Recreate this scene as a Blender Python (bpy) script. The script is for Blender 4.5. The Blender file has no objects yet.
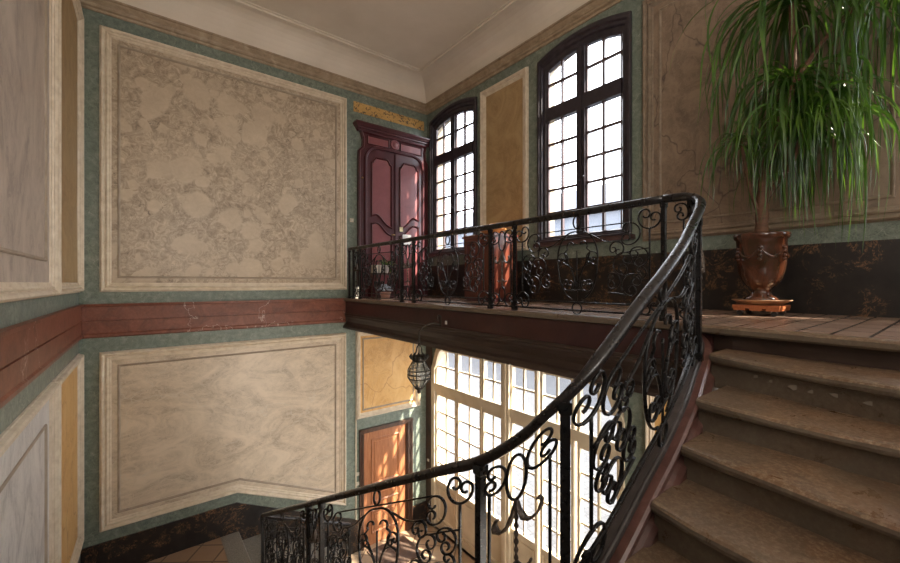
import bpy, math, random
from mathutils import Vector, Matrix, noise
PI = math.pi
S = bpy.context.scene
COL = S.collection
random.seed(7)

# ------------------------------------------------------------------ camera
cam_d = bpy.data.cameras.new('camera')
cam = bpy.data.objects.new('camera', cam_d); COL.objects.link(cam)
cam_d.sensor_width = 36.0
cam_d.lens = 36.0 * 400.0 / 900.0
cam_d.shift_y = 1.8 / 900.0
cam_d.clip_start = 0.02; cam_d.clip_end = 400
cam.location = (0, 0, 0)
cam.rotation_euler = (math.radians(90), 0, -math.radians(37.8))
S.camera = cam

# ------------------------------------------------------------------ world, sun, exposure
w = bpy.data.worlds.new('daylight'); S.world = w; w.use_nodes = True
nt = w.node_tree; nt.nodes.clear()
bg = nt.nodes.new('ShaderNodeBackground'); ow = nt.nodes.new('ShaderNodeOutputWorld')
bg.inputs[0].default_value = (0.95, 0.95, 1.0, 1); bg.inputs[1].default_value = 4.3
nt.links.new(bg.outputs[0], ow.inputs[0])
sun_d = bpy.data.lights.new('sun', 'SUN'); sun_d.energy = 9.0; sun_d.angle = math.radians(1.2)
sun_d.color = (1.0, 0.86, 0.68)
sun = bpy.data.objects.new('sun', sun_d); COL.objects.link(sun)
sun.rotation_euler = Vector((-0.58, 1.0, -1.0)).to_track_quat('-Z', 'Y').to_euler()
sun.location = (12, -12, 14)
def fill_light(name, loc, target, sx, sy, power, col=(1.0, .93, .84)):
    d = bpy.data.lights.new(name, 'AREA'); d.shape = 'RECTANGLE'; d.size = sx; d.size_y = sy; d.energy = power; d.color = col
    o = bpy.data.objects.new(name, d); COL.objects.link(o); o.location = loc
    o.rotation_euler = (Vector(target)-Vector(loc)).to_track_quat('-Z', 'Y').to_euler()
    return o
# added fill lights behind the viewer, just inside the solid front and left walls
fill_light('fill_front_a', (.85, -1.55, 1.7), (.85, 5, 5.6), 1.25, 2.8, 68)
fill_light('fill_front_b', (2.85, -1.55, 1.7), (2.85, 5, 1.4), 1.25, 2.8, 10)
fill_light('fill_left', (-.60, -.75, 1.7), (4, -.75, 1.5), 1.2, 2.8, 5)
fill_light('fill_front_low', (2.6, -1.55, -3.2), (2.6, 5, -3.2), 3.2, 2.4, 70)
S.view_settings.view_transform = 'Standard'
S.view_settings.look = 'None'
S.view_settings.gamma = 1.0
S.view_settings.exposure = 1.42
S.cycles.max_bounces = 10
S.cycles.diffuse_bounces = 6
S.cycles.sample_clamp_indirect = 8.0
S.cycles.use_denoising = True

# ------------------------------------------------------------------ dimensions (metres, eye height is z = 0)
YA = 7.0; XC = 4.81; YD = -1.6
ZL = -0.277          # upper landing
ZM = -3.88           # lower landing by the back wall
ZG = -5.02           # ground floor
ZH = -1.60           # half landing the viewer stands on
ZCOR = 3.60; ZCEIL = 4.14
def xb(y): return -0.622 - (7.0 - y) * 0.0096

# ------------------------------------------------------------------ node helpers
class NT:
    def __init__(s, name):
        s.m = bpy.data.materials.new(name); s.m.use_nodes = True
        s.t = s.m.node_tree; s.t.nodes.clear()
        s.out = s.n('ShaderNodeOutputMaterial'); s.b = s.n('ShaderNodeBsdfPrincipled')
        s.l(s.b.outputs[0], s.out.inputs[0])
        s.tc = s.n('ShaderNodeTexCoord').outputs['Object']
    def n(s, k, **kw):
        o = s.t.nodes.new(k)
        for a, v in kw.items(): setattr(o, a, v)
        return o
    def l(s, a, b): s.t.links.new(a, b)
    def map(s, scale=(1,1,1), rot=(0,0,0), src=None):
        m = s.n('ShaderNodeMapping'); m.inputs['Scale'].default_value = scale
        m.inputs['Rotation'].default_value = rot
        s.l(src or s.tc, m.inputs[0]); return m.outputs[0]
    def noise(s, scale, detail=4, rough=0.55, dist=0.0, src=None):
        o = s.n('ShaderNodeTexNoise'); o.inputs['Scale'].default_value = scale
        o.inputs['Detail'].default_value = detail; o.inputs['Roughness'].default_value = rough
        o.inputs['Distortion'].default_value = dist
        s.l(src or s.tc, o.inputs['Vector']); return o.outputs['Fac']
    def voro(s, scale, feature='F1', src=None, out='Distance'):
        o = s.n('ShaderNodeTexVoronoi', feature=feature); o.inputs['Scale'].default_value = scale
        s.l(src or s.tc, o.inputs['Vector']); return o.outputs[out]
    def ramp(s, fac, stops, interp='LINEAR'):
        o = s.n('ShaderNodeValToRGB'); cr = o.color_ramp; cr.interpolation = interp
        while len(cr.elements) < len(stops): cr.elements.new(0.5)
        for e, (p, c) in zip(cr.elements, stops):
            e.position = p; e.color = (c[0], c[1], c[2], 1) if not isinstance(c, (int, float)) else (c, c, c, 1)
        s.l(fac, o.inputs[0]); return o.outputs[0]
    def mix(s, fac, a, b, mode='MIX'):
        o = s.n('ShaderNodeMix', data_type='RGBA', blend_type=mode)
        if isinstance(fac, (int, float)): o.inputs[0].default_value = fac
        else: s.l(fac, o.inputs[0])
        for v, i in ((a, 6), (b, 7)):
            if isinstance(v, tuple): o.inputs[i].default_value = (v[0], v[1], v[2], 1)
            else: s.l(v, o.inputs[i])
        return o.outputs[2]
    def math(s, op, a, b=0.0):
        o = s.n('ShaderNodeMath', operation=op)
        for v, i in ((a, 0), (b, 1)):
            if isinstance(v, (int, float)): o.inputs[i].default_value = v
            else: s.l(v, o.inputs[i])
        return o.outputs[0]
    def warp(s, amount, scale, src=None):
        o = s.n('ShaderNodeTexNoise'); o.inputs['Scale'].default_value = scale; o.inputs['Detail'].default_value = 3
        s.l(src or s.tc, o.inputs['Vector'])
        v = s.n('ShaderNodeVectorMath', operation='SUBTRACT'); s.l(o.outputs['Color'], v.inputs[0]); v.inputs[1].default_value = (.5,.5,.5)
        k = s.n('ShaderNodeVectorMath', operation='SCALE'); s.l(v.outputs[0], k.inputs[0]); k.inputs['Scale'].default_value = amount
        a = s.n('ShaderNodeVectorMath', operation='ADD'); s.l(src or s.tc, a.inputs[0]); s.l(k.outputs[0], a.inputs[1])
        return a.outputs[0]
    def fin(s, col, rough=0.5, metal=0.0, bump=None, bs=0.2, bd=0.01, spec=None):
        if isinstance(col, tuple): s.b.inputs['Base Color'].default_value = (col[0], col[1], col[2], 1)
        else: s.l(col, s.b.inputs['Base Color'])
        if isinstance(rough, (int, float)): s.b.inputs['Roughness'].default_value = rough
        else: s.l(rough, s.b.inputs['Roughness'])
        s.b.inputs['Metallic'].default_value = metal
        if spec is not None: s.b.inputs['Specular IOR Level'].default_value = spec
        if bump is not None:
            o = s.n('ShaderNodeBump'); o.inputs['Strength'].default_value = bs; o.inputs['Distance'].default_value = bd
            s.l(bump, o.inputs['Height']); s.l(o.outputs[0], s.b.inputs['Normal'])
        return s.m

M = {}
def mk():
    t = NT('green_marble_paint')
    a = t.noise(14, 6, .7, .6); b = t.noise(90, 3, .6); c = t.noise(1.2, 3)
    col = t.ramp(a, [(.32, (.065,.088,.066)), (.5, (.145,.178,.138)), (.68, (.27,.305,.245))])
    col = t.mix(t.ramp(b, [(.35, 0.0), (.7, .8)]), col, t.mix(.5, col, (.36,.42,.36)))
    col = t.mix(t.ramp(c, [(.35, 0.0), (.75, .45)]), col, (.13,.17,.16))
    v = t.voro(2.1, 'DISTANCE_TO_EDGE', t.warp(1.2, 2.0))
    col = t.mix(t.ramp(v, [(0.0, .5), (.006, 0.0)]), col, (.5,.52,.45))
    M['green'] = t.fin(col, .42, bump=b, bs=.05)

    def breccia(name, light, mid, dark, vein, sc, seedrot):
        t = NT(name)
        base = t.map((1,1,1), seedrot)
        wv = t.warp(.22, 2.4, base)
        big = t.noise(1.3, 5, .6, .5, base); fine = t.noise(9, 8, .75, 1.6, base); grain = t.noise(50, 3, .6, 0, base)
        def blobs(scale, r, keepv, off):
            mp = t.map((1,1,1), (off, 0, off*.7), wv)
            d = t.voro(scale, 'F1', mp); c = t.voro(scale, 'F1', mp, 'Color')
            sp = t.n('ShaderNodeSeparateColor'); t.l(c, sp.inputs[0])
            return t.math('MULTIPLY', t.ramp(d, [(r-.05, 1.0), (r+.03, .0)]), t.ramp(sp.outputs[0], [(keepv, 1.0), (keepv+.02, .0)]))
        f = t.math('MAXIMUM', t.math('MAXIMUM', blobs(2.2, .42, .50, 0), blobs(4.2, .41, .42, .9)), blobs(1.5, .35, .30, 2.1))
        ground = t.ramp(fine, [(.32, dark), (.45, mid), (.66, light)])
        ground = t.mix(t.ramp(big, [(.40, .0), (.66, .55)]), ground, t.mix(.45, ground, light))
        rd = t.math('ABSOLUTE', t.math('SUBTRACT', t.noise(6, 7, .72, 1.2, base), .5))
        ground = t.mix(t.math('MULTIPLY', t.ramp(rd, [(0.0, .55), (.014, .0)]), t.ramp(t.noise(2.4, 3, .6, 0, base), [(.46, .0), (.60, 1.0)])), ground, vein)
        col = t.mix(t.math('MULTIPLY', f, .80), ground, t.mix(t.ramp(t.noise(3, 5, .6, 0, base), [(.3, .0), (.7, .55)]), light, mid))
        ve = t.voro(sc * 1.5, 'DISTANCE_TO_EDGE', t.warp(.35, 7, base))
        vm = t.math('MULTIPLY', t.ramp(ve, [(0.0, 1.0), (.018, .0)]), t.ramp(t.noise(2.2, 2, .5, 0, base), [(.45, .0), (.62, .75)]))
        vm = t.math('MULTIPLY', vm, t.math('SUBTRACT', 1.0, f))
        col = t.mix(vm, col, vein)
        return t.fin(col, .38, bump=fine, bs=.04)
    M['beige'] = breccia('beige_breccia_paint', (.64,.525,.385), (.37,.285,.20), (.20,.145,.10), (.085,.055,.04), 2.6, (0,0,0))
    def streak(name, light, mid, dark, vein, rot, stretch, sc=2.5):
        t = NT(name)
        base = t.map(stretch, rot)
        a = t.noise(sc, 8, .68, 1.6, base); b = t.noise(sc*3, 7, .75, 2.2, base)
        col = t.ramp(a, [(.30, dark), (.47, mid), (.62, light)])
        col = t.mix(t.ramp(b, [(.40, .0), (.56, .45)]), col, light)
        r = t.math('ABSOLUTE', t.math('SUBTRACT', b, .5))
        r2 = t.math('MULTIPLY', t.ramp(r, [(0.0, 1.0), (.012, .0)]), t.ramp(a, [(.38, .8), (.6, .1)]))
        col = t.mix(r2, col, vein)
        wv = t.voro(.55, 'DISTANCE_TO_EDGE', t.warp(.7, 2.2, base))
        return t, col, wv
    t, c, wv = streak('beige_veined_paint', (.72,.605,.46), (.58,.48,.355), (.36,.285,.205), (.16,.11,.08), (0, math.radians(-38), 0), (.8,1,1.35), 1.7)
    c = t.mix(t.ramp(wv, [(0.0, .6), (.005, .0)]), c, (.66,.60,.5))
    M['beige2'] = t.fin(c, .38)
    t, c, wv = streak('mauve_grey_paint', (.55,.47,.40), (.41,.34,.29), (.20,.155,.14), (.12,.085,.08), (math.radians(12), 0, 0), (1,1.0,.55), 1.9)
    M['mauve'] = t.fin(c, .40)
    t, c, wv = streak('pale_grey_paint', (.72,.69,.65), (.58,.55,.52), (.30,.275,.27), (.13,.115,.115), (math.radians(10), 0, 0), (1,1.2,.6), 2.2)
    M['palegrey'] = t.fin(c, .38)
    t, c, wv = streak('brown_grey_paint', (.30,.22,.155), (.215,.155,.11), (.14,.098,.072), (.06,.04,.03), (math.radians(-30), 0, 0), (1,1.3,1), 2.2)
    c = t.mix(t.ramp(wv, [(0.0, .8), (.006, .0)]), c, (.06,.04,.035))
    M['brownpan'] = t.fin(c, .45)
    t, c, wv = streak('ochre_sienna_paint', (.47,.33,.165), (.38,.25,.115), (.27,.17,.075), (.16,.07,.03), (0, math.radians(12), 0), (1,1,1), 1.7)
    M['ochre'] = t.fin(c, .45)
    t, c, wv = streak('yellow_sienna_paint', (.78,.50,.20), (.70,.40,.13), (.56,.29,.085), (.36,.16,.06), (0, math.radians(12), 0), (1,1,.8), 1.6)
    c = t.mix(t.ramp(wv, [(0.0, .7), (.008, .0)]), c, (.45,.2,.07))
    M['yellow'] = t.fin(c, .45)
    t = NT('red_marble_paint')
    a = t.noise(5, 7, .7, .8); b = t.noise(40, 3)
    col = t.ramp(a, [(.30, (.10,.028,.014)), (.5, (.185,.055,.028)), (.70, (.26,.092,.052))])
    col = t.mix(t.ramp(b, [(.45, 0.0), (.75, .25)]), col, (.34,.16,.12))
    v = t.voro(1.05, 'DISTANCE_TO_EDGE', t.warp(.55, 6, t.warp(.8, 1.6)))
    k = t.math('MULTIPLY', t.ramp(v, [(0.0, .9), (.009, .0)]), t.ramp(t.noise(1.5, 2), [(.47, .0), (.55, 1.0)]))
    col = t.mix(k, col, (.66,.52,.45))
    M['red'] = t.fin(col, .40)
    t = NT('black_gold_marble_paint')
    a = t.noise(3.2, 7, .75, 3.2); b = t.noise(1.3, 3)
    r = t.math('ABSOLUTE', t.math('SUBTRACT', a, .5))
    k = t.math('MULTIPLY', t.ramp(r, [(0.0, 1.0), (.035, .0)]), t.ramp(t.noise(4.5, 2), [(.46, .0), (.54, 1.0)]))
    k = t.math('MULTIPLY', k, t.ramp(t.noise(22, 4, .7, 1.0), [(.42, .0), (.56, .9)]))
    col = t.mix(k, t.ramp(t.noise(8, 4), [(.3, (.008,.007,.007)), (.7, (.022,.018,.016))]), (.30,.155,.07))
    M['black'] = t.fin(col, .34)
    t = NT('cream_moulding_paint')
    a = t.noise(11, 4, .6, .4)
    col = t.ramp(a, [(.30, (.60,.50,.37)), (.55, (.73,.63,.49)), (.75, (.80,.71,.57))])
    M['cream'] = t.fin(col, .45)
    t = NT('brown_moulding_paint')
    col = t.ramp(t.noise(7, 6, .7, 1), [(.30, (.17,.125,.085)), (.55, (.27,.205,.15)), (.75, (.35,.27,.20))])
    M['brownmould'] = t.fin(col, .45)
    t = NT('cornice_paint')
    col = t.ramp(t.noise(6, 6, .7, 1), [(.30, (.26,.19,.12)), (.55, (.40,.30,.20)), (.75, (.52,.42,.30))])
    M['cornice'] = t.fin(col, .45)
    t = NT('plaster')
    col = t.ramp(t.noise(1.3, 5, .6), [(.3, (.68,.60,.50)), (.7, (.78,.70,.60))])
    M['plaster'] = t.fin(col, .8, bump=t.noise(25, 4), bs=.04)
    t = NT('maroon_wood_paint')
    col = t.ramp(t.noise(5, 5, .6), [(.3, (.060,.013,.017)), (.7, (.088,.021,.026))])
    M['maroon'] = t.fin(col, .30)
    t = NT('rose_panel_paint')
    col = t.ramp(t.noise(4, 6, .65, 1), [(.3, (.20,.055,.060)), (.7, (.27,.085,.088))])
    M['rose'] = t.fin(col, .34)
    t = NT('dark_maroon_marble')
    a = t.noise(4, 6, .7, .8)
    v = t.voro(.9, 'DISTANCE_TO_EDGE', t.warp(.7, 4, t.warp(.8, 1.4)))
    k = t.math('MULTIPLY', t.ramp(v, [(0.0, .6), (.005, .0)]), t.ramp(t.noise(1.1, 2), [(.5, .0), (.58, 1.0)]))
    col = t.mix(k, t.ramp(a, [(.3, (.030,.009,.009)), (.7, (.062,.022,.020))]), (.20,.09,.06))
    M['fascia'] = t.fin(col, .32)
    t = NT('beam_wood')
    col = t.ramp(t.noise(5, 6, .7, 1, t.map((4,.6,4))), [(.3, (.028,.017,.013)), (.7, (.060,.038,.029))])
    M['beam'] = t.fin(col, .38)
    t = NT('black_wrought_iron')
    a = t.noise(60, 4)
    M['iron'] = t.fin(t.ramp(a, [(.3, (.004,.004,.0045)), (.7, (.009,.0085,.009))]), t.ramp(a, [(.3, .24), (.7, .36)]), .0, bump=a, bs=.08, bd=.001, spec=.32)
    t = NT('worn_handrail_iron')
    a = t.noise(24, 5, .7, 0, t.map((1,1,1)))
    M['handrail'] = t.fin(t.ramp(a, [(.35, (.008,.007,.008)), (.75, (.022,.019,.019))]), t.ramp(a, [(.3, .24), (.7, .34)]), .0, bump=a, bs=.04, bd=.001, spec=.5)
    t = NT('aged_bronze_leaf')
    a = t.noise(45, 5, .7)
    M['leafmetal'] = t.fin(t.ramp(a, [(.35, (.045,.035,.028)), (.65, (.16,.125,.10))]), .5, .5)
    t = NT('worn_stone_step')
    a = t.noise(2.1, 5, .6, .4); b = t.noise(55, 4, .7); c = t.noise(7, 6, .7, .6)
    col = t.ramp(a, [(.32, (.115,.062,.034)), (.52, (.185,.100,.052)), (.70, (.25,.15,.085))])
    col = t.mix(t.ramp(c, [(.40, .0), (.65, .55)]), col, (.120,.082,.055))
    col = t.mix(t.ramp(b, [(.45, .0), (.70, .65)]), col, (.42,.32,.22))
    col = t.mix(t.ramp(t.noise(28, 5, .7), [(.55, .0), (.70, .6)]), col, (.07,.05,.035))
    col = t.mix(t.ramp(t.noise(1.1, 2), [(.52, .0), (.56, .35)]), col, (.10,.085,.065))
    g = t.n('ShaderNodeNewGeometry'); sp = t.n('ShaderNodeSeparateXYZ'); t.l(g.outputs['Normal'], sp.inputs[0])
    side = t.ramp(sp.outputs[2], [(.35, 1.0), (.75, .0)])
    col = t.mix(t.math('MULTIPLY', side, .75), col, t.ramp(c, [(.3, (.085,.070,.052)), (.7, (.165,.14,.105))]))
    M['step'] = t.fin(col, t.ramp(c, [(.3, .24), (.7, .44)]), bump=t.math('ADD', b, c), bs=.22, bd=.006)
    t = NT('grey_stone_step')
    b = t.noise(70, 4, .7)
    M['greystone'] = t.fin(t.ramp(b, [(.35, (.16,.145,.12)), (.7, (.34,.31,.265))]), .6, bump=b, bs=.15, bd=.003)
    t = NT('red_stone_curb')
    a = t.noise(9, 6, .7, .8)
    M['curb'] = t.fin(t.ramp(a, [(.3, (.060,.026,.020)), (.55, (.115,.050,.040)), (.75, (.19,.105,.085))]), .36, bump=a, bs=.1)
    t = NT('worn_dark_wood')
    a = t.noise(7, 6, .75, .6)
    M['darkwood'] = t.fin(t.ramp(a, [(.3, (.018,.014,.013)), (.55, (.040,.032,.030)), (.78, (.12,.105,.10))]), .34, bump=a, bs=.1)
    def tiles(name, c1, c2, mortar, scale, bw, rh, rot, rough, offset=.5, msz=.012):
        t = NT(name)
        v = t.map((1,1,1), (0,0,rot))
        br = t.n('ShaderNodeTexBrick'); t.l(v, br.inputs['Vector'])
        br.inputs['Color1'].default_value = (*c1, 1); br.inputs['Color2'].default_value = (*c2, 1); br.inputs['Mortar'].default_value = (*mortar, 1)
        br.inputs['Scale'].default_value = scale; br.inputs['Brick Width'].default_value = bw; br.inputs['Row Height'].default_value = rh
        br.inputs['Mortar Size'].default_value = msz; br.offset = offset
        n = t.noise(5, 6, .7)
        col = t.mix(t.ramp(n, [(.35, .0), (.7, .55)]), br.outputs['Color'], t.mix(.5, br.outputs['Color'], (c1[0]*.5, c1[1]*.5, c1[2]*.5)))
        return t.fin(col, rough, bump=br.outputs['Fac'], bs=-.25, bd=.004)
    M['landtile'] = tiles('landing_terracotta_tiles', (.42,.29,.215), (.34,.225,.17), (.045,.03,.025), 1, .31, .15, 0, .26, msz=.008)
    M['groundtile'] = tiles('ground_limestone_tiles', (.52,.38,.25), (.42,.29,.19), (.15,.10,.07), 1, .42, .42, PI/4, .45, .0)
    M['midtile'] = tiles('terracotta_landing_tiles', (.40,.26,.16), (.33,.205,.125), (.12,.08,.05), 1, .36, .36, PI/5, .5, .0)
    M['paving'] = tiles('courtyard_paving', (.085,.085,.088), (.065,.065,.068), (.04,.04,.04), 1, .22, .22, .2, .8)
    t = NT('dark_window_paint')
    M['darkframe'] = t.fin(t.ramp(t.noise(12, 4), [(.3, (.020,.016,.022)), (.7, (.045,.036,.046))]), .35)
    t = NT('reddish_sash_bar_paint')
    M['sashbar'] = t.fin(t.ramp(t.noise(12, 4), [(.3, (.05,.026,.026)), (.7, (.09,.05,.048))]), .4)
    t = NT('cream_joinery_paint')
    M['joinery'] = t.fin(t.ramp(t.noise(4, 5), [(.3, (.62,.52,.37)), (.7, (.74,.64,.48))]), .38)
    t = NT('reveal_stone')
    M['reveal'] = t.fin(t.ramp(t.noise(9, 5), [(.3, (.22,.18,.125)), (.7, (.32,.27,.20))]), .8)
    t = NT('courtyard_plaster')
    M['facade'] = t.fin(t.ramp(t.noise(.9, 5), [(.3, (.085,.095,.115)), (.7, (.12,.13,.15))]), .9)
    t = NT('slate'); M['slate'] = t.fin((.10,.115,.14), .7)
    t = NT('orange_varnished_oak')
    a = t.noise(4, 6, .65, 1.2, t.map((7,1,.7)))
    M['oak'] = t.fin(t.ramp(a, [(.3, (.28,.105,.045)), (.55, (.42,.17,.075)), (.75, (.52,.25,.12))]), .33)
    t = NT('dark_oak'); M['darkoak'] = t.fin(t.ramp(t.noise(6, 5, .6, 1, t.map((5,1,.7))), [(.3, (.045,.022,.014)), (.7, (.11,.055,.035))]), .35)
    t = NT('glazed_ceramic')
    a = t.noise(3, 6, .7, 1.8, t.map((1.6,1.6,.55)))
    M['urn'] = t.fin(t.ramp(a, [(.30, (.020,.022,.010)), (.48, (.060,.020,.010)), (.62, (.105,.036,.018)), (.8, (.17,.09,.045))]), .09, bump=t.noise(9, 3), bs=.08)
    M['urn'].node_tree.nodes['Principled BSDF'].inputs['Coat Weight'].default_value = .5
    t = NT('terracotta'); M['terracotta'] = t.fin(t.ramp(t.noise(14, 4), [(.3, (.30,.15,.07)), (.7, (.44,.25,.13))]), .6)
    t = NT('orange_wood'); M['orangewood'] = t.fin(t.ramp(t.noise(6, 5, .6, 1, t.map((1,8,4))), [(.3, (.26,.07,.02)), (.7, (.42,.14,.05))]), .45)
    t = NT('bark'); a = t.noise(9, 6, .7, .5, t.map((1,1,2.5)))
    M['bark'] = t.fin(t.ramp(a, [(.3, (.055,.024,.013)), (.7, (.17,.080,.042))]), .75, bump=a, bs=.5, bd=.01)
    t = NT('strap_leaf')
    oi = t.noise(2.2, 4, .6)
    M['leaf'] = t.fin(t.ramp(oi, [(.3, (.008,.026,.004)), (.50, (.026,.072,.010)), (.70, (.10,.19,.022))]), .30)
    b_ = M['leaf'].node_tree.nodes['Principled BSDF']; b_.inputs['Specular IOR Level'].default_value = .65
    tr = t.n('ShaderNodeBsdfTranslucent'); tr.inputs[0].default_value = (.16,.34,.03,1)
    mx = t.n('ShaderNodeMixShader'); mx.inputs[0].default_value = .28
    t.l(t.b.outputs[0], mx.inputs[1]); t.l(tr.outputs[0], mx.inputs[2]); t.l(mx.outputs[0], t.out.inputs[0])
    def plain(k, name, c, r=.5, metal=0.0):
        t = NT(name); n = t.noise(20, 3)
        M[k] = t.fin(t.ramp(n, [(.3, tuple(x*.88 for x in c)), (.7, tuple(min(1, x*1.08) for x in c))]), r, metal)
    plain('chip', 'pale_chipped_stone', (.24,.20,.155), .7)
    plain('soil', 'potting_soil', (.03,.02,.015), .95)
    plain('whiteplastic', 'ivory_plastic', (.66,.60,.48), .4)
    plain('paper', 'white_paper', (.74,.72,.68), .7)
    plain('noteyellow', 'yellow_note_paper', (.70,.58,.32), .7)
    plain('ceramicwhite', 'white_ceramic', (.66,.63,.58), .3)
    plain('pinkpot', 'pink_ceramic', (.55,.33,.27), .4)
    plain('bluepetal', 'pale_blue_petals', (.38,.46,.55), .7)
    plain('wicker', 'orange_wicker', (.62,.28,.09), .6)
    plain('brass', 'aged_brass', (.45,.30,.12), .3, .9)
    plain('steel', 'dull_steel', (.35,.34,.33), .3, .9)
    plain('lampiron', 'dark_lantern_iron', (.035,.030,.024), .4, .5)
    plain('rubber', 'black_rubber', (.02,.02,.02), .6)
    plain('mat', 'brown_coir_mat', (.11,.07,.05), .95)
    t = NT('stained_gold_strip')
    n = t.noise(7, 5, .7, .8)
    c = t.mix(t.ramp(n, [(.60, .0), (.66, .9)]), t.ramp(t.noise(4, 5), [(.3, (.50,.28,.08)), (.7, (.66,.40,.14))]), (.05,.05,.045))
    c = t.mix(t.ramp(t.noise(16, 3, .6, .5), [(.56, .0), (.60, .85)]), c, (.10,.07,.04))
    M['strip'] = t.fin(c, .6)
    # window glass: thin, mostly clear
    t = NT('window_glass'); gl = t.n('ShaderNodeBsdfGlossy'); gl.inputs['Roughness'].default_value = .02
    tp = t.n('ShaderNodeBsdfTransparent'); tp.inputs[0].default_value = (.95,.97,.98,1)
    mx = t.n('ShaderNodeMixShader'); mx.inputs[0].default_value = .05
    t.l(tp.outputs[0], mx.inputs[1]); t.l(gl.outputs[0], mx.inputs[2]); t.l(mx.outputs[0], t.out.inputs[0])
    M['glass'] = t.m
    t = NT('lantern_glass'); tp = t.n('ShaderNodeBsdfTransparent'); tp.inputs[0].default_value = (.85,.85,.8,1)
    mx = t.n('ShaderNodeMixShader'); mx.inputs[0].default_value = .35
    t.b.inputs['Base Color'].default_value = (.45,.45,.42,1); t.b.inputs['Roughness'].default_value = .15
    t.l(tp.outputs[0], mx.inputs[1]); t.l(t.b.outputs[0], mx.inputs[2]); t.l(mx.outputs[0], t.out.inputs[0])
    M['lampglass'] = t.m
mk()

# ------------------------------------------------------------------ object helpers
class MB:
    def __init__(s): s.v = []; s.f = []; s.mi = []; s.sm = []
    def add(s, vs, fs, mi=0, smooth=False):
        o = len(s.v); s.v += [tuple(v) for v in vs]
        for f in fs: s.f.append([o+i for i in f]); s.mi.append(mi); s.sm.append(smooth)
        return s
    def box(s, a, b, mi=0):
        (x0,y0,z0),(x1,y1,z1) = a, b
        return s.add([(x0,y0,z0),(x1,y0,z0),(x1,y1,z0),(x0,y1,z0),(x0,y0,z1),(x1,y0,z1),(x1,y1,z1),(x0,y1,z1)],
              [(0,3,2,1),(4,5,6,7),(0,1,5,4),(1,2,6,5),(2,3,7,6),(3,0,4,7)], mi)
    def fbox(s, F, a0, a1, z0, z1, n0, n1, mi=0):       # box in a wall frame
        p = [F(a, z, n) for n in (n0, n1) for (a, z) in ((a0,z0),(a1,z0),(a1,z1),(a0,z1))]
        return s.add(p, [(0,3,2,1),(4,5,6,7),(0,1,5,4),(1,2,6,5),(2,3,7,6),(3,0,4,7)], mi)
    def loft(s, rings, closed=True, caps=True, smooth=False, mi=0, loop=False):
        n = len(rings[0]); o = len(s.v)
        for r in rings: s.v += [tuple(p) for p in r]
        m = len(rings)
        for i in range(m if loop else m-1):
            i2 = (i+1) % m
            for j in range(n if closed else n-1):
                k = (j+1) % n
                s.f.append([o+i*n+j, o+i*n+k, o+i2*n+k, o+i2*n+j]); s.mi.append(mi); s.sm.append(smooth)
        if caps and not loop and closed:
            s.f.append([o+j for j in range(n)][::-1]); s.mi.append(mi); s.sm.append(False)
            s.f.append([o+(m-1)*n+j for j in range(n)]); s.mi.append(mi); s.sm.append(False)
        return s
    def lathe(s, prof, c=(0,0,0), n=32, smooth=True, mi=0, phase=0):
        rings = [[(c[0]+r*math.cos(phase+2*PI*k/n), c[1]+r*math.sin(phase+2*PI*k/n), c[2]+z) for k in range(n)] for r, z in prof]
        return s.loft(rings, smooth=smooth, mi=mi)
    def tube(s, pts, r, n=8, mi=0, smooth=True, loop=False):
        pts = [Vector(p) for p in pts]; m = len(pts)
        rings = []; prev = None
        for i, p in enumerate(pts):
            a = pts[(i-1) % m] if (loop or i > 0) else p; b = pts[(i+1) % m] if (loop or i < m-1) else p
            t = (b-a)
            t = t.normalized() if t.length > 1e-9 else Vector((0,0,1))
            if prev is None:
                u = t.cross(Vector((0,0,1)))
                if u.length < .05: u = t.cross(Vector((1,0,0)))
            else: u = prev - t*prev.dot(t)
            u.normalize(); prev = u; v = t.cross(u)
            rr = r[i] if isinstance(r, (list, tuple)) else r
            rings.append([p + (u*math.cos(2*PI*k/n) + v*math.sin(2*PI*k/n))*rr for k in range(n)])
        return s.loft(rings, smooth=smooth, mi=mi, loop=loop)
    def build(s, name, mats, parent=None, origin=None):
        me = bpy.data.meshes.new(name)
        o_ = Vector(origin) if origin is not None else (Vector(parent['_o']) if parent is not None and '_o' in parent else Vector((0,0,0)))
        me.from_pydata([tuple(Vector(v)-o_) for v in s.v], [], s.f)
        for m in (mats if isinstance(mats, (list, tuple)) else [mats]): me.materials.append(M[m])
        me.polygons.foreach_set('material_index', s.mi)
        me.polygons.foreach_set('use_smooth', s.sm)
        me.update()
        import bmesh
        bm = bmesh.new(); bm.from_mesh(me); bmesh.ops.recalc_face_normals(bm, faces=bm.faces); bm.to_mesh(me); bm.free()
        ob = bpy.data.objects.new(name, me); COL.objects.link(ob)
        if parent is not None:
            ob.parent = parent
            ob['_o'] = tuple(o_)
        else:
            ob.location = o_; ob['_o'] = tuple(o_)
        return ob
def tag(o, label=None, cat=None, group=None, kind=None):
    if label: o['label'] = label
    if cat: o['category'] = cat
    if group: o['group'] = group
    if kind: o['kind'] = kind
    return o
def empty(name, loc, label=None, cat=None, group=None, kind=None):
    o = bpy.data.objects.new(name, None); COL.objects.link(o); o.location = loc; o['_o'] = tuple(loc)
    o.empty_display_size = .1
    return tag(o, label, cat, group, kind)
def struct(o, label=None): return tag(o, label, None, None, 'structure')

# wall frames: (a along, z up, n into the room)
def FA(a, z, n): return (a, YA - n, z)
def FC(a, z, n): return (XC - n, a, z)
def FB(a, z, n): return (xb(a) + n, a, z)

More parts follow.
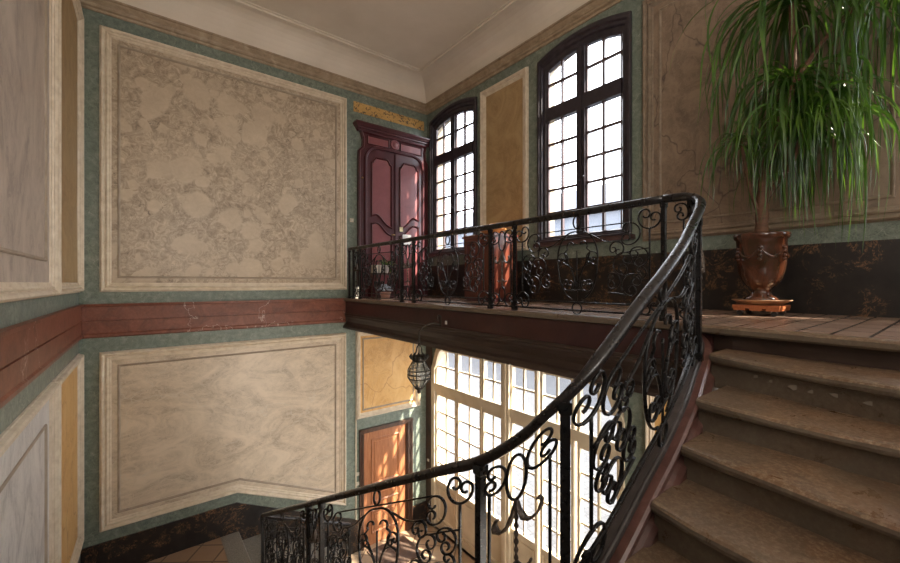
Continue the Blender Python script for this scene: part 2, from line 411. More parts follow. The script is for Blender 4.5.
def offset_poly(P, d):
    n = len(P); out = []
    area = sum(P[i][0]*P[(i+1)%n][1]-P[(i+1)%n][0]*P[i][1] for i in range(n))
    sg = 1 if area > 0 else -1
    for i in range(n):
        p0 = Vector(P[i-1]); p1 = Vector(P[i]); p2 = Vector(P[(i+1)%n])
        e1 = (p1-p0).normalized(); e2 = (p2-p1).normalized()
        n1 = Vector((-e1.y, e1.x))*sg; n2 = Vector((-e2.y, e2.x))*sg
        m = n1+n2
        if m.length < 1e-6: m = n1.copy()
        m.normalize(); k = d/max(.35, m.dot(n1))
        out.append((p1.x+m.x*k, p1.y+m.y*k))
    return out
def frame_mesh(F, P, prof, mb=None, mi=0):
    mb = mb or MB()
    rings = []
    for d, h in prof:
        Q = offset_poly(P, d); rings.append([F(a, z, h) for a, z in Q])
    mb.loft(rings, caps=False, mi=mi)
    return mb
def fill_mesh(F, P, n0, n1, mb=None, mi=0):
    mb = mb or MB()
    k = len(P)
    mb.add([F(a,z,n0) for a,z in P]+[F(a,z,n1) for a,z in P],
           [list(range(k))[::-1], [k+i for i in range(k)]]+[(i,(i+1)%k,k+(i+1)%k,k+i) for i in range(k)], mi)
    return mb
PROF = [(0,-.01),(0,.018),(.008,.022),(.012,.050),(.024,.060),(.040,.056),(.050,.040),(.053,.022),(.062,.020),(.068,.036),(.078,.040),(.088,.034),(.092,.020),(.112,.018),(.118,.010),(.125,.004),(.125,-.01)]
LINE = [(0,-.01),(0,.016),(.010,.022),(.022,.016),(.030,.006),(.030,-.01)]
npan = [0]
def panel(F, P, field, mould='cream', line=True, w=1.0, line_in=.185, label=None):
    npan[0] += 1
    a = min(p[0] for p in P); z = min(p[1] for p in P)
    root = empty('trim_%d' % npan[0], F(a, z, 0), label, None, None, 'structure')
    fill_mesh(F, offset_poly(P, .05), -.01, .006).build('marble_field', field, root)
    pr = [(d*w, h) for d, h in PROF]
    frame_mesh(F, P, pr).build('moulding', mould, root)
    if line:
        frame_mesh(F, offset_poly(P, line_in), LINE).build('inner_fillet', mould if mould != 'cream' else 'beigeline', root)
    return root
t_ = NT('beige_fillet_paint'); M['beigeline'] = t_.fin(t_.ramp(t_.noise(8, 5), [(.3, (.30,.235,.17)), (.7, (.42,.34,.255))]), .45)

# ------------------------------------------------------------------ walls with openings
def wall(F, a0, a1, z0, z1, thick, holes, name, mats):
    mb = MB()
    cuts = {a0, a1}
    for (h0, h1, zb, zt) in holes:
        for k in range(17): cuts.add(round(h0+(h1-h0)*k/16, 5))
    cuts = sorted(cuts)
    for u0, u1 in zip(cuts, cuts[1:]):
        hs = sorted([h for h in holes if h[0]-1e-4 <= u0 and u1 <= h[1]+1e-4], key=lambda h: h[2])
        segs = []; z = (z0, z0); hit = []
        for h in hs:
            segs.append((z, (h[2], h[2]))); z = (h[3](u0), h[3](u1)); hit.append((h, z))
        segs.append((z, (z1, z1)))
        for (b0, b1), (t0, t1) in segs:
            for n, fl, mi in ((0.0, False, 0), (-thick, True, 1)):
                q = [F(u0,b0,n), F(u1,b1,n), F(u1,t1,n), F(u0,t0,n)]
                mb.add(q, [(0,1,2,3) if not fl else (3,2,1,0)], mi)
        for h, (t0, t1) in hit:
            mb.add([F(u0,t0,0),F(u1,t1,0),F(u1,t1,-thick),F(u0,t0,-thick)], [(0,1,2,3)], 1)
            mb.add([F(u0,h[2],0),F(u1,h[2],0),F(u1,h[2],-thick),F(u0,h[2],-thick)], [(3,2,1,0)], 1)
    for h in holes:
        for a in (h[0], h[1]):
            mb.add([F(a,h[2],0),F(a,h[3](a),0),F(a,h[3](a),-thick),F(a,h[2],-thick)], [(0,1,2,3)], 1)
    # closing edges
    for a in (a0, a1): mb.add([F(a,z0,0),F(a,z1,0),F(a,z1,-thick),F(a,z0,-thick)], [(0,1,2,3)], 1)
    for z in (z0, z1): mb.add([F(a0,z,0),F(a1,z,0),F(a1,z,-thick),F(a0,z,-thick)], [(0,1,2,3)], 1)
    o = MB.build(mb, name, mats)
    return struct(o)

def arc_top(c, half, zs, rise):      # segmental arch
    R = (half*half + rise*rise)/(2*rise)
    return lambda a: zs + math.sqrt(max(0, R*R-(a-c)**2)) - (R-rise)
def ell_top(c, half, zs, rise):
    return lambda a: zs + rise*max(0, 1-abs((a-c)/half)**3.2)**.42
WIN = [(6.13, 1), (3.265, 2), (-.60, 3)]
ZT = 4.15
holesC = []
for c, _ in WIN: holesC.append((c-.71, c+.71, .62, arc_top(c, .71, 3.34, .125)))
GL0, GL1 = 2.62, 6.80
holesC.append((GL0, GL1, ZG, ell_top((GL0+GL1)/2, (GL1-GL0)/2, -1.75, .75)))
holesC.append((-1.5, 1.2, ZG, ell_top(-.15, 1.35, -1.75, .75)))
struct(wall(FC, YD-.3, YA+.3, ZG-.1, ZT, .36, holesC, 'wall_right', ['green', 'reveal']), 'green marbled wall with tall arched windows')
struct(wall(FA, -.9, XC+.3, ZG-.1, ZT, .3, [], 'wall_back', ['green', 'reveal']), 'green marbled wall with two large beige panels')
struct(wall(FB, YD-.3, YA+.3, ZG-.1, ZT, .3, [], 'wall_left', ['green', 'reveal']), 'green marbled wall at left edge with grey panels')
def FD(a, z, n): return (a, YD+n, z)
holesD = []
struct(wall(FD, -.9, XC+.3, ZG-.1, ZT, .3, holesD, 'wall_front', ['plaster', 'reveal']))

# ------------------------------------------------------------------ floors and ceiling
struct(MB().box((-.9, YD-.3, ZG-.25), (XC+.0, YA, ZG)).build('floor', 'groundtile'), 'pale stone tiled ground floor seen through the stairwell')
# upper landing deck
deckP = [(2.98, YA), (2.98, 1.25), (2.945, 1.08), (2.80, -.35), (2.67, YD), (XC, YD), (XC, YA)]
mb = MB(); k = len(deckP)
mb.add([(x,y,ZL-.05) for x,y in deckP]+[(x,y,ZL) for x,y in deckP], [list(range(k))[::-1], [k+i for i in range(k)]]+[(i,(i+1)%k,k+(i+1)%k,k+i) for i in range(k)])
struct(mb.build('floor_upper', 'landtile'), 'upper landing floor of small terracotta tiles')
# nosing strip along the landing edge
mb = MB(); P = deckP[:5]
prof = [(-.030,-.048),(-.042,-.036),(-.042,-.010),(-.034,.0),(-.02,.003),(.045,.003),(.045,-.048)]
def sweep_plan(mb, P, prof, z, mi=0, smooth=False):
    rings = []
    for i, p in enumerate(P):
        a = Vector(P[max(i-1,0)]); b = Vector(P[min(i+1,len(P)-1)]); d = (b-a).normalized(); nn = Vector((-d.y, d.x))
        zz = z[i] if isinstance(z, list) else z
        rings.append([(p[0]+nn.x*u, p[1]+nn.y*u, zz+h) for u, h in prof])
    mb.loft(rings, mi=mi, smooth=smooth); return mb
# P runs toward -Y, so the left normal points to +X; positive u lies over the deck
sweep_plan(mb, P, prof, ZL)
struct(mb.build('trim_landing_edge', 'step'), 'worn stone edge of the upper landing')
# ceiling with cove
mb = MB()
pad = .45
x0, x1, y0, y1 = xb(3)-.05, XC, YD, YA
def ring(i, z): return [(x0+i, y0+i, z), (x1-i, y0+i, z), (x1-i, y1-i, z), (x0+i, y1-i, z)]
rings = []
for k in range(9):
    t = k/8*PI/2
    rings.append(ring(.07+.38*(1-math.cos(t)), 3.725+.395*math.sin(t)))
for d, z in ((.45,4.12),(.45,4.10),(.50,4.10),(.505,4.125),(.54,4.125),(.54,4.14)): rings.append(ring(d, z))
mb.loft(rings, caps=False)
r = ring(.54, 4.14); mb.add(r, [(0,1,2,3)])
mb.add([(x0-.2,y0-.2,4.30),(x1+.2,y0-.2,4.30),(x1+.2,y1+.2,4.30),(x0-.2,y1+.2,4.30)], [(0,1,2,3)])
struct(mb.build('ceiling', 'plaster'), 'plain plaster ceiling with curved cove')
# cornice round the room
mb = MB()
cprof = [(0,3.565),(.022,3.565),(.028,3.585),(.018,3.592),(.020,3.602),(.052,3.612),(.060,3.632),(.052,3.650),(.040,3.656),(.044,3.668),(.070,3.690),(.082,3.705),(.070,3.712),(.072,3.720),(.095,3.726),(.098,3.748),(0,3.748)]
mb.loft([ring(d, z) for d, z in cprof], caps=False)
struct(mb.build('trim_cornice', 'cornice'), 'brown moulded cornice under the ceiling cove')

# ------------------------------------------------------------------ wall panels
panel(FA, [(-.42,-.115),(3.01,-.115),(3.01,3.40),(-.42,3.40)], 'beige', label='large upper beige marbled panel in cream moulding')
panel(FA, [(-.42,-3.275),(1.2,-3.275),(3.0,-4.09),(3.0,-.91),(-.42,-.91)], 'beige2', label='lower beige veined panel with angled foot')
panel(FA, [(3.19,-2.55),(4.62,-2.55),(4.62,-.90),(3.19,-.90)], 'yellow', w=.8, line_in=.14, label='yellow marbled panel above the brown door')
panel(FC, [(4.19,.52),(5.28,.52),(5.28,3.39),(4.19,3.39)], 'ochre', line=False, label='tall ochre panel between the two dark windows')
panel(FC, [(.16,.505),(2.385,.505),(2.385,3.39),(.16,3.39)], 'brownpan', 'brownmould', label='brown marbled panel behind the palm')
panel(FC, [(1.45,-4.4),(2.35,-4.4),(2.35,-1.0),(1.45,-1.0)], 'yellow', w=.8, line=False, label='yellow panel beyond the glazed doors')
panel(FB, [(5.17,-.115),(6.96,-.115),(6.96,3.42),(5.17,3.42)], 'ochre', w=1.0, line=False, label='narrow ochre panel beside the corner, upper')
panel(FB, [(-1.3,-.115),(5.11,-.115),(5.11,3.42),(-1.3,3.42)], 'mauve', w=1.0, line_in=.30, label='mauve grey veined panel at the left edge, upper')
panel(FB, [(5.17,-3.05),(5.6,-3.22),(6.96,-3.32),(6.96,-.90),(5.17,-.90)], 'yellow', w=1.0, line=False, label='narrow yellow panel beside the corner, lower')
panel(FB, [(.9,-.90),(5.11,-.90),(5.11,-3.05),(1.2,-1.08),(.9,-1.08)], 'palegrey', w=1.0, line_in=.30, label='pale grey veined panel at the left edge, lower')

# red dado band with groove and dark lips
band = [(0,-.715),(.028,-.715),(.045,-.700),(.045,-.670),(.030,-.655),(.030,-.500),(.018,-.497),(.018,-.488),(.030,-.485),(.030,-.310),(.050,-.300),(.055,-.272),(0,-.272)]
mb = MB()
mb.loft([[FA(a, z, n) for n, z in band] for a in (-.61, 2.985)])
struct(mb.build('trim_band_back', 'red'), 'red marbled band with white veins on back wall')
mb = MB()
mb.loft([[FB(a, z, n) for n, z in band] for a in (YD, YA)])
struct(mb.build('trim_band_left', 'red'), 'red marbled band with white veins on left wall')

# black skirting
def skirt(F, P, name, label):
    mb = fill_mesh(F, P, -.01, .022)
    return struct(mb.build(name, 'black'), label)
skirt(FA, [(-.61,-3.43),(1.2,-3.43),(3.24,-4.44),(3.24,ZG),(-.61,ZG)], 'baseboard_back', 'black gold-flecked skirting along lower flight')
skirt(FA, [(4.43,ZG),(XC,ZG),(XC,-4.60),(4.43,-4.60)], 'baseboard_back_right', 'black skirting right of the brown door')
skirt(FC, [(YD,ZL-.02),(YA,ZL-.02),(YA,.355),(YD,.355)], 'baseboard_right', 'black gold-flecked skirting on the upper landing')
skirt(FB, [(5.3,ZM-.1),(YA,ZM-.1),(YA,-3.43),(5.3,-3.43)], 'baseboard_left', 'black skirting in the left corner')

# ------------------------------------------------------------------ windows
def upper_window(c, idx, label):
    root = empty('window_%d' % idx, FC(c, .60, 0), label, None, None, 'structure')
    top_o = arc_top(c, .735, 3.36, .13); top_g = arc_top(c, .59, 3.165, .11)
    o = [(c-.735, .60), (c+.735, .60)] + [(c+.735-1.47*k/16, top_o(c+.735-1.47*k/16)) for k in range(17)]
    i = [(c-.59, .70), (c+.59, .70)] + [(c+.59-1.18*k/16, top_g(c+.59-1.18*k/16)) for k in range(17)]
    mb = MB()
    n = len(o)
    def lerp(t): return [(p[0]+(q[0]-p[0])*t, p[1]+(q[1]-p[1])*t) for p, q in zip(o, i)]
    prof = [(0,-.02),(0,.03),(.10,.045),(.30,.045),(.38,.02),(.55,.02),(.62,-.01),(.86,-.01),(1.0,-.03),(1.0,-.09),(0,-.09)]
    rings = [[FC(a, z, h) for a, z in lerp(t)] for t, h in prof]
    mb.loft(rings, caps=False, loop=True)
    mb.build('window_frame', 'darkframe', root)
    MB().fbox(FC, c-.59, c+.59, 2.41, 2.61, -.09, .0).build('transom', 'darkframe', root)
    mb = MB().fbox(FC, c-.065, c+.065, .70, 3.27, -.09, -.005); mb.fbox(FC, c-.02, c+.02, .70, 3.27, -.005, .012)
    mb.build('centre_mullion', 'darkframe', root)
    for s in (-1, 1):
        for part, (z0, rows) in (('upper', (2.61, [2.96])), ('lower', (.70, [.70+.342*k for k in (1,2,3,4)]))):
            mb = MB()
            am = c + s*.3275
            zt = 2.41 if part == 'lower' else top_g(am)
            mb.fbox(FC, am-.015, am+.015, z0, zt, -.075, -.03)
            for z in rows: mb.fbox(FC, min(c+s*.065, c+s*.59), max(c+s*.065, c+s*.59), z-.014, z+.014, -.073, -.034)
            for a in (c+s*.075, c+s*.58): mb.fbox(FC, a-.012, a+.012, z0, 2.41 if part == 'lower' else top_g(a), -.073, -.036)
            mb.build('glazing_bars', 'sashbar', root)
    g = [(c-.59,.70),(c+.59,.70)] + [(c+.59-1.18*k/16, top_g(c+.59-1.18*k/16)) for k in range(17)]
    fill_mesh(FC, g, -.056, -.052).build('glass', 'glass', root)
    MB().fbox(FC, c-.78, c+.78, .545, .60, -.02, .07).build('sill', 'sashbar', root)
    b = MB().tube([FC(c-.0, 1.42, .012), FC(c, 1.42, .05), FC(c-.09, 1.46, .055)], .010, 6)
    b.build('window_handle', 'darkframe', root)
upper_window(6.13, 1, 'dark framed arched window nearest the corner')
upper_window(3.265, 2, 'dark framed arched window behind the balcony railing')
upper_window(-.60, 3, 'dark framed arched window past the palm')

def glazed_doors(g0, g1, idx, label, lights):
    c = (g0+g1)/2
    root = empty('window_%d' % idx, FC(c, ZG, 0), label, None, None, 'structure')
    top = ell_top(c, (g1-g0)/2, -1.75, .75)
    def topi(a): return min(top(a) - .07, -1.07)
    # outer frame following the opening
    N = 24
    o = [(g0, ZG), (g1, ZG)] + [(g1-(g1-g0)*k/N, top(g1-(g1-g0)*k/N)) for k in range(N+1)]
    q0, q1 = g0+.09, g1-.09
    ti = ell_top(c, (q1-q0)/2, -1.78, .70)
    i = [(q0, ZG+.0), (q1, ZG+.0)] + [(q1-(q1-q0)*k/N, ti(q1-(q1-q0)*k/N)) for k in range(N+1)]
    mb = MB()
    mb.loft([[FC(a,z,h) for a,z in P] for P, h in ((o,-.02),(o,.03),(i,.02),(i,-.12),(o,-.12))], caps=False, loop=True)
    mb.build('door_surround', 'joinery', root)
    MB().fbox(FC, q0, q1, -2.20, -2.05, -.11, .01).build('transom', 'joinery', root)
    edges = []
    for (a0, a1) in lights:
        leaf = MB()
        st = .045
        for (z0, z1, n0) in ((ZG+.01, -2.20, -.02), ):
            leaf.fbox(FC, a0-st, a0, z0, z1, -.10, n0); leaf.fbox(FC, a1, a1+st, z0, z1, -.10, n0)
            leaf.fbox(FC, a0, a1, z1-.09, z1, -.10, n0); leaf.fbox(FC, a0, a1, -4.12, -4.03, -.10, n0)
            leaf.fbox(FC, a0, a1, z0, z0+.14, -.10, n0)
            leaf.fbox(FC, a0, a1, z0+.14, -4.12, -.09, -.05)
        lf = leaf.build('door_leaf', 'joinery', root)
        frame_mesh(FC, [(a0+.03, ZG+.20), (a1-.03, ZG+.20), (a1-.03, -4.17), (a0+.03, -4.17)], [(0,-.05),(.0,-.035),(.02,-.028),(.04,-.045),(.04,-.05)]).build('lower_panel', 'joinery', lf)
        bars = MB(); am = (a0+a1)/2
        bars.fbox(FC, am-.016, am+.016, -4.03, -2.29, -.08, -.04)
        for k in range(1, 5):
            z = -4.03 + k*(4.03-2.29)/5; bars.fbox(FC, a0, a1, z-.015, z+.015, -.078, -.043)
        bars.build('glazing_bars', 'joinery', lf)
        MB().fbox(FC, a0, a1, -4.03, -2.29, -.063, -.059).build('pane', 'glass', lf)
        up = MB()
        za = min(ti(a0), ti(a1)); 
        for a, wd in ((a0-st/2, st), (a1+st/2, st)): up.fbox(FC, a-wd/2, a+wd/2, -2.05, min(ti(a0 if a < am else a1), 9)-.0, -.10, -.02)
        up.fbox(FC, am-.016, am+.016, -2.05, ti(am), -.08, -.04)
        for z in (-1.70, -1.36): up.fbox(FC, a0, a1, z-.015, z+.015, -.078, -.043)
        up.build('fanlight_bars', 'joinery', root)
    P = [(q0,-2.05),(q1,-2.05)]+[(a,z) for a,z in i[2:]]
    fill_mesh(FC, P, -.063, -.059).build('fanlight_pane', 'glass', root)
    m = MB().fbox(FC, 4.595, 4.77, ZG, -1.06, -.11, .03) if idx == 4 else None
    if m:
        m.fbox(FC, 4.655, 4.71, ZG, -1.06, .03, .055); m.build('centre_mullion', 'joinery', root)
        h = MB().tube([FC(5.34, -3.95, .0), FC(5.34, -3.95, .05), FC(5.24, -3.95, .055)], .011, 6); h.build('door_handle', 'brass', root)
    return root
glazed_doors(GL0, GL1, 4, 'cream framed glazed doors with many panes below the balcony',
    [(6.08,6.67),(5.36,5.97),(4.80,5.25),(4.09,4.57),(3.43,3.94),(2.74,3.285)])
# the bay out of frame to the right keeps the same joinery
glazed_doors(-1.5, 1.2, 5, 'cream framed glazed doors further right', [(-1.35,-.85),(-.75,-.2),(-.1,.45),(.55,1.05)])

# window frames added around the unseen fill lights; walls behind have no openings
for nm, F_, c_, z0, z1, hw in (('window_6', FD, .85, .25, 3.15, .66), ('window_7', FD, 2.85, .25, 3.15, .66), ('window_8', FB, -.75, .25, 3.15, .62), ('window_9', FD, 2.6, -4.45, -1.95, 1.65)):
    root = empty(nm, F_(c_, z0, 0), None, None, None, 'structure')
    frame_mesh(F_, [(c_-hw-.10,z0-.08),(c_+hw+.10,z0-.08),(c_+hw+.10,z1+.10),(c_-hw-.10,z1+.10)], [(0,-.01),(0,.035),(.09,.035),(.10,-.01)]).build('window_frame', 'darkframe', root)
    mb = MB()
    for k in range(1, 4): mb.fbox(F_, c_-hw+hw*k/2-.014, c_-hw+hw*k/2+.014, z0, z1, .002, .02)
    for k in range(1, 7): mb.fbox(F_, c_-hw, c_+hw, z0+(z1-z0)*k/7-.012, z0+(z1-z0)*k/7+.012, .003, .018)
    mb.build('glazing_bars', 'darkframe', root)
# ------------------------------------------------------------------ doors in the back wall
def arch_rect(a0, a1, z0, z1, r, n=8, rx=None):
    rx = rx or r
    P = [(a0, z0), (a1, z0)]
    for k in range(n+1):
        t = k/n*PI/2; P.append((a1-rx+rx*math.cos(t), z1-r+r*math.sin(t)))
    for k in range(n+1):
        t = PI/2+k/n*PI/2; P.append((a0+rx+rx*math.cos(t), z1-r+r*math.sin(t)))
    return P
def maroon_door():
    root = empty('door_1', FA(4.015, ZL, 0), 'tall maroon double door with moulded crown on the upper landing', None, None, 'structure')
    c = 4.0
    op = arch_rect(3.37, 4.66, ZL, 2.60, .26)
    # surround: outline with waisted neck under the crown
    out = [(3.22,ZL),(4.79,ZL),(4.79,2.36),(4.785,2.50),(4.73,2.58),(4.72,2.72),(4.75,2.82),(4.77,2.87),(3.26,2.87),(3.28,2.82),(3.31,2.72),(3.30,2.58),(3.23,2.50),(3.22,2.36)]
    mb = fill_mesh(FA, out, -.01, .05)
    mb.build('surround', 'maroon', root)
    frame_mesh(FA, [(a,z) for a,z in out], [(0,.04),(0,.075),(.02,.085),(.04,.06),(.05,.045)]).build('surround_edge', 'maroon', root)
    frame_mesh(FA, offset_poly(op, -.035), [(0,.045),(0,.075),(.02,.095),(.05,.090),(.065,.062),(.065,.045)]).build('arch_moulding', 'maroon', root)
    # crown
    cp = [(.04,2.86),(.075,2.86),(.085,2.89),(.11,2.90),(.115,2.925),(.14,2.935),(.155,2.96),(.175,2.975),(.175,3.0),(.04,3.0)]
    mb = MB()
    rings = []
    for n_, z in cp:
        e = n_-.05
        rings.append([FA(3.235-e*.8, z, 0), FA(3.235-e*.8, z, n_), FA(4.80+e*.5, z, n_), FA(4.80+e*.5, z, 0)])
    mb.loft(rings); mb.build('crown', 'maroon', root)
    # frieze
    for a0, a1 in ((3.42,3.86),(4.14,4.62)):
        P = [(a0,2.655),(a1,2.655),(a1,2.80),(a0,2.80)]
        f = fill_mesh(FA, P, .04, .056).build('frieze_panel', 'rose', root)
        frame_mesh(FA, offset_poly(P,-.02), [(0,.045),(0,.062),(.015,.07),(.028,.058),(.028,.05)]).build('frieze_moulding', 'maroon', f)
    mb = MB()
    mb.loft([[FA(c+r*math.cos(t*PI/12), 2.74+r*math.sin(t*PI/12), h) for t in range(24)] for r, h in ((.10,.045),(.10,.065),(.085,.078),(.07,.066),(.05,.075),(.02,.085))], smooth=True)
    mb.build('roundel', 'rose', root)
    # leaves
    for s in (-1, 1):
        c0 = 4.015
        a0, a1 = (3.40, c0-.004) if s < 0 else (c0+.004, 4.635)
        lf = fill_mesh(FA, arch_rect(a0, a1, ZL+.01, 2.57, .24 if True else 0) if False else [(a0,ZL+.01),(a1,ZL+.01),(a1,2.57 if s < 0 else 2.45),(a1-.10 if s > 0 else a1, 2.57),(a0+.10 if s < 0 else a0,2.57),(a0, 2.45 if s < 0 else 2.57)], .045, .058).build('door_leaf', 'maroon', root)
        w0, w1 = a0+.10, a1-.10; wd = w1-w0
        def mirror(P): return P if s < 0 else [(w0+w1-a, z) for a, z in P][::-1]
        # upper raised panel: notched top, S-curved foot
        P = [(w0, 1.30)]
        for k in range(1, 12):
            t = k/11; P.append((w0+wd*t, 1.30 - .20*(.5-.5*math.cos(PI*min(1, max(0, (t-.15)/.7)))) + .05*math.sin(PI*t)))
        P += [(w1,2.30),(w1-.035,2.32),(w1-.055,2.36),(w1-.09,2.40),(w0+.09,2.40),(w0+.055,2.36),(w0+.035,2.32),(w0,2.30)]
        P = mirror(P)
        f = fill_mesh(FA, P, .05, .064).build('raised_panel', 'rose', lf)
        frame_mesh(FA, offset_poly(P,-.025), [(0,.05),(0,.075),(.018,.088),(.035,.070),(.04,.06)], f and MB()).build('panel_moulding', 'maroonhi' if 'maroonhi' in M else 'maroon', lf)
        P = [(w0,-.05),(w1,-.05)]
        for k in range(12):
            t = 1-k/11; P.append((w0+wd*t, 1.13 - .20*(.5-.5*math.cos(PI*min(1, max(0, (t-.15)/.7)))) + .05*math.sin(PI*t)))
        P = mirror(P)
        f = fill_mesh(FA, P, .05, .064).build('raised_panel', 'rose', lf)
        frame_mesh(FA, offset_poly(P,-.025), [(0,.05),(0,.075),(.018,.088),(.035,.070),(.04,.06)]).build('panel_moulding', 'maroon', lf)
        MB().fbox(FA, a0, a1, ZL+.01, ZL+.13, .05, .075).build('kick_board', 'maroon', lf)
    MB().fbox(FA, 3.995, 4.035, ZL+.01, 2.56, .055, .085).build('meeting_bead', 'maroon', root)
    MB().tube([FA(3.97,.95,.06), FA(3.97,.95,.11), FA(3.90,.95,.115)], .011, 8).build('door_handle', 'brass', root)
    mb = MB()
    mb.loft([[FA(3.305+r*math.cos(t*PI/8), 1.98+r*math.sin(t*PI/8), h) for t in range(16)] for r, h in ((.018,.05),(.018,.07),(.010,.075))])
    mb.build('bell_push', 'brass', root)
maroon_door()
def brown_door():
    root = empty('door_2', FA(3.84, ZG, 0), 'orange brown panelled wooden door on the ground floor', None, None, 'structure')
    P = [(3.26,ZG),(4.42,ZG),(4.42,-2.76),(3.26,-2.76)]
    mb = MB()
    for a0, a1, z0, z1 in ((3.26,3.34,ZG,-2.84),(4.27,4.42,ZG,-2.84),(3.26,4.42,-2.84,-2.76)):
        mb.fbox(FA, a0, a1, z0, z1, -.01, .05)
    mb.fbox(FA, 3.30, 3.335, ZG, -2.84, .05, .07); mb.fbox(FA, 4.29, 4.33, ZG, -2.84, .05, .075); mb.fbox(FA, 4.38, 4.42, ZG, -2.78, .05, .065); mb.fbox(FA, 3.26, 4.42, -2.80, -2.76, .05, .075)
    mb.build('door_frame', 'darkoak', root)
    lf = MB().fbox(FA, 3.34, 4.27, ZG+.01, -2.84, .0, .022).build('door_leaf', 'oak', root)
    for z0, z1 in ((ZG+.22, -4.36), (-4.22, -3.98) , (-3.86, -2.98)):
        Q = [(3.50,z0),(4.12,z0),(4.12,z1),(3.50,z1)]
        mb = frame_mesh(FA, Q, [(0,.02),(0,.034),(.015,.042),(.035,.032),(.04,.024)])
        fill_mesh(FA, offset_poly(Q,.07), .02, .032, mb)
        mb.build('door_panel', 'oak', lf)
    MB().tube([FA(3.43,-3.95,.02), FA(3.43,-3.95,.07), FA(3.50,-3.95,.075)], .011, 8).build('door_handle', 'brass', lf)
brown_door()
# slim cream bead beside the lower door and at the glazed corner
struct(MB().fbox(FA, 3.185, 3.205, ZG, -2.55, -.01, .02).build('trim_bead', 'cream'))
struct(MB().fbox(FC, 6.81, 6.99, ZG, -.85, -.01, .03).build('trim_corner', 'darkoak'), 'dark strip between back wall and glazed doors')
struct(MB().fbox(FA, 3.15, 4.73, 3.21, 3.40, -.01, .012).build('trim_gold_strip', 'strip'), 'stained gold painted strip above the maroon door')

# ------------------------------------------------------------------ balcony body
mb = MB()
fp = [(.02,ZL-.052),(-.012,ZL-.06),(-.012,-.545),(-.030,-.555),(-.036,-.575),(-.022,-.588),(-.022,-.605),(.0,-.64),(.012,-.70),(-.010,-.745),(-.045,-.765),(-.055,-.79),(-.055,-.82),(.10,-.82),(.10,ZL-.052)]
PB = [(3.0,YA-.004),(3.0,3.0),(3.0,1.6),(2.99,1.2),(2.97,1.02)]
up = [p for p in fp if p[1] > -.56] 
balc = empty('balcony', (3.9, 4.0, -.82), 'dark maroon balcony edge and beam carrying the upper landing', 'balcony')
mb = MB(); sweep_plan(mb, PB, [(.02,ZL-.052),(-.012,ZL-.06),(-.012,-.545),(.10,-.545),(.10,ZL-.052)], 0); mb.build('fascia', 'fascia', balc)
mb = MB(); sweep_plan(mb, PB, [(-.012,-.545),(-.030,-.548),(-.036,-.572),(-.022,-.585),(-.022,-.605),(.0,-.64),(.012,-.70),(-.010,-.745),(-.045,-.765),(-.055,-.79),(-.055,-.82),(.10,-.82),(.10,-.545)], 0); mb.build('beam', 'beam', balc)
MB().box((3.09, 1.0, -.81), (XC-.004, YA-.004, ZL-.052)).build('slab', 'beam', balc)

# ------------------------------------------------------------------ stairs
def path_pt(P, t):
    # Catmull-Rom over control points, t in [0, n-1]
    n = len(P); i = min(int(t), n-2); f = t-i
    p0 = P[max(i-1,0)]; p1 = P[i]; p2 = P[i+1]; p3 = P[min(i+2,n-1)]
    out = []
    for a,b,c,d in zip(p0,p1,p2,p3):
        out.append(.5*((2*b)+(-a+c)*f+(2*a-5*b+4*c-d)*f*f+(-a+3*b-3*c+d)*f**3))
    return out
class Path:
    def __init__(s, ctrl, per=14):
        s.p = []
        n = len(ctrl)
        for k in range((n-1)*per+1): s.p.append(path_pt(ctrl, k/per))
        s.s = [0]
        for a, b in zip(s.p, s.p[1:]): s.s.append(s.s[-1]+math.hypot(b[0]-a[0], b[1]-a[1]))
        s.L = s.s[-1]
    def at(s, u):
        u = min(max(u, 0), s.L)
        lo, hi = 0, len(s.s)-1
        while hi-lo > 1:
            m = (lo+hi)//2
            if s.s[m] <= u: lo = m
            else: hi = m
        d = s.s[hi]-s.s[lo]; f = (u-s.s[lo])/d if d > 1e-9 else 0
        return [a+(b-a)*f for a, b in zip(s.p[lo], s.p[hi])]
    def nrm(s, u):
        a = s.at(u-.02); b = s.at(u+.02); d = Vector((b[0]-a[0], b[1]-a[1])); d.normalize()
        return Vector((d.y, -d.x, 0))
    def near(s, x, y):
        return s.s[min(range(len(s.p)), key=lambda i: (s.p[i][0]-x)**2+(s.p[i][1]-y)**2)]
RH = .80
ctrl = [(1.25,5.54,-2.98),(1.25,4.0,-2.18),(1.25,2.5,-1.40),(1.25,1.7,-.985),(1.25,1.38,-.82),(1.25,1.136,-.64),(1.262,1.01,-.51),(1.31,.92,-.40),(1.43,.875,-.28),(1.74,.87,-.075),(1.95,.872,.05),(2.2,.89,.195),(2.45,.94,.33),(2.70,.995,.455),(2.87,1.06,.54),(2.97,1.17,.60),(3.0,1.339,.615)]
def zbase(x, y, zr):
    lo = zr-RH
    t = min(1, max(0, (x-2.2)/.7))
    return lo*(1-t) + max(ZL+.004, lo)*t if x > 2.2 else lo
PS = Path([(x, y, zr, (zr-RH) if x < 2.3 else None) for x, y, zr in ctrl] if False else [(x, y, zr, zr-RH+(.0 if x < 2.2 else (ZL+.005-(.615-RH))*min(1, (x-2.2)/.7))) for x, y, zr in ctrl])
BAL_Z = .615
PBAL = Path([(3.0,1.339,BAL_Z,ZL+.005),(3.0,4.0,BAL_Z,ZL+.005),(3.0,6.86,BAL_Z+.01,ZL+.005)])
PLOW = Path([(1.25,5.54,-2.98,-3.86),(1.7,5.54,-3.19,-3.99),(2.1,5.54,-3.38,-4.18),(2.45,5.54,-3.545,-4.345)])

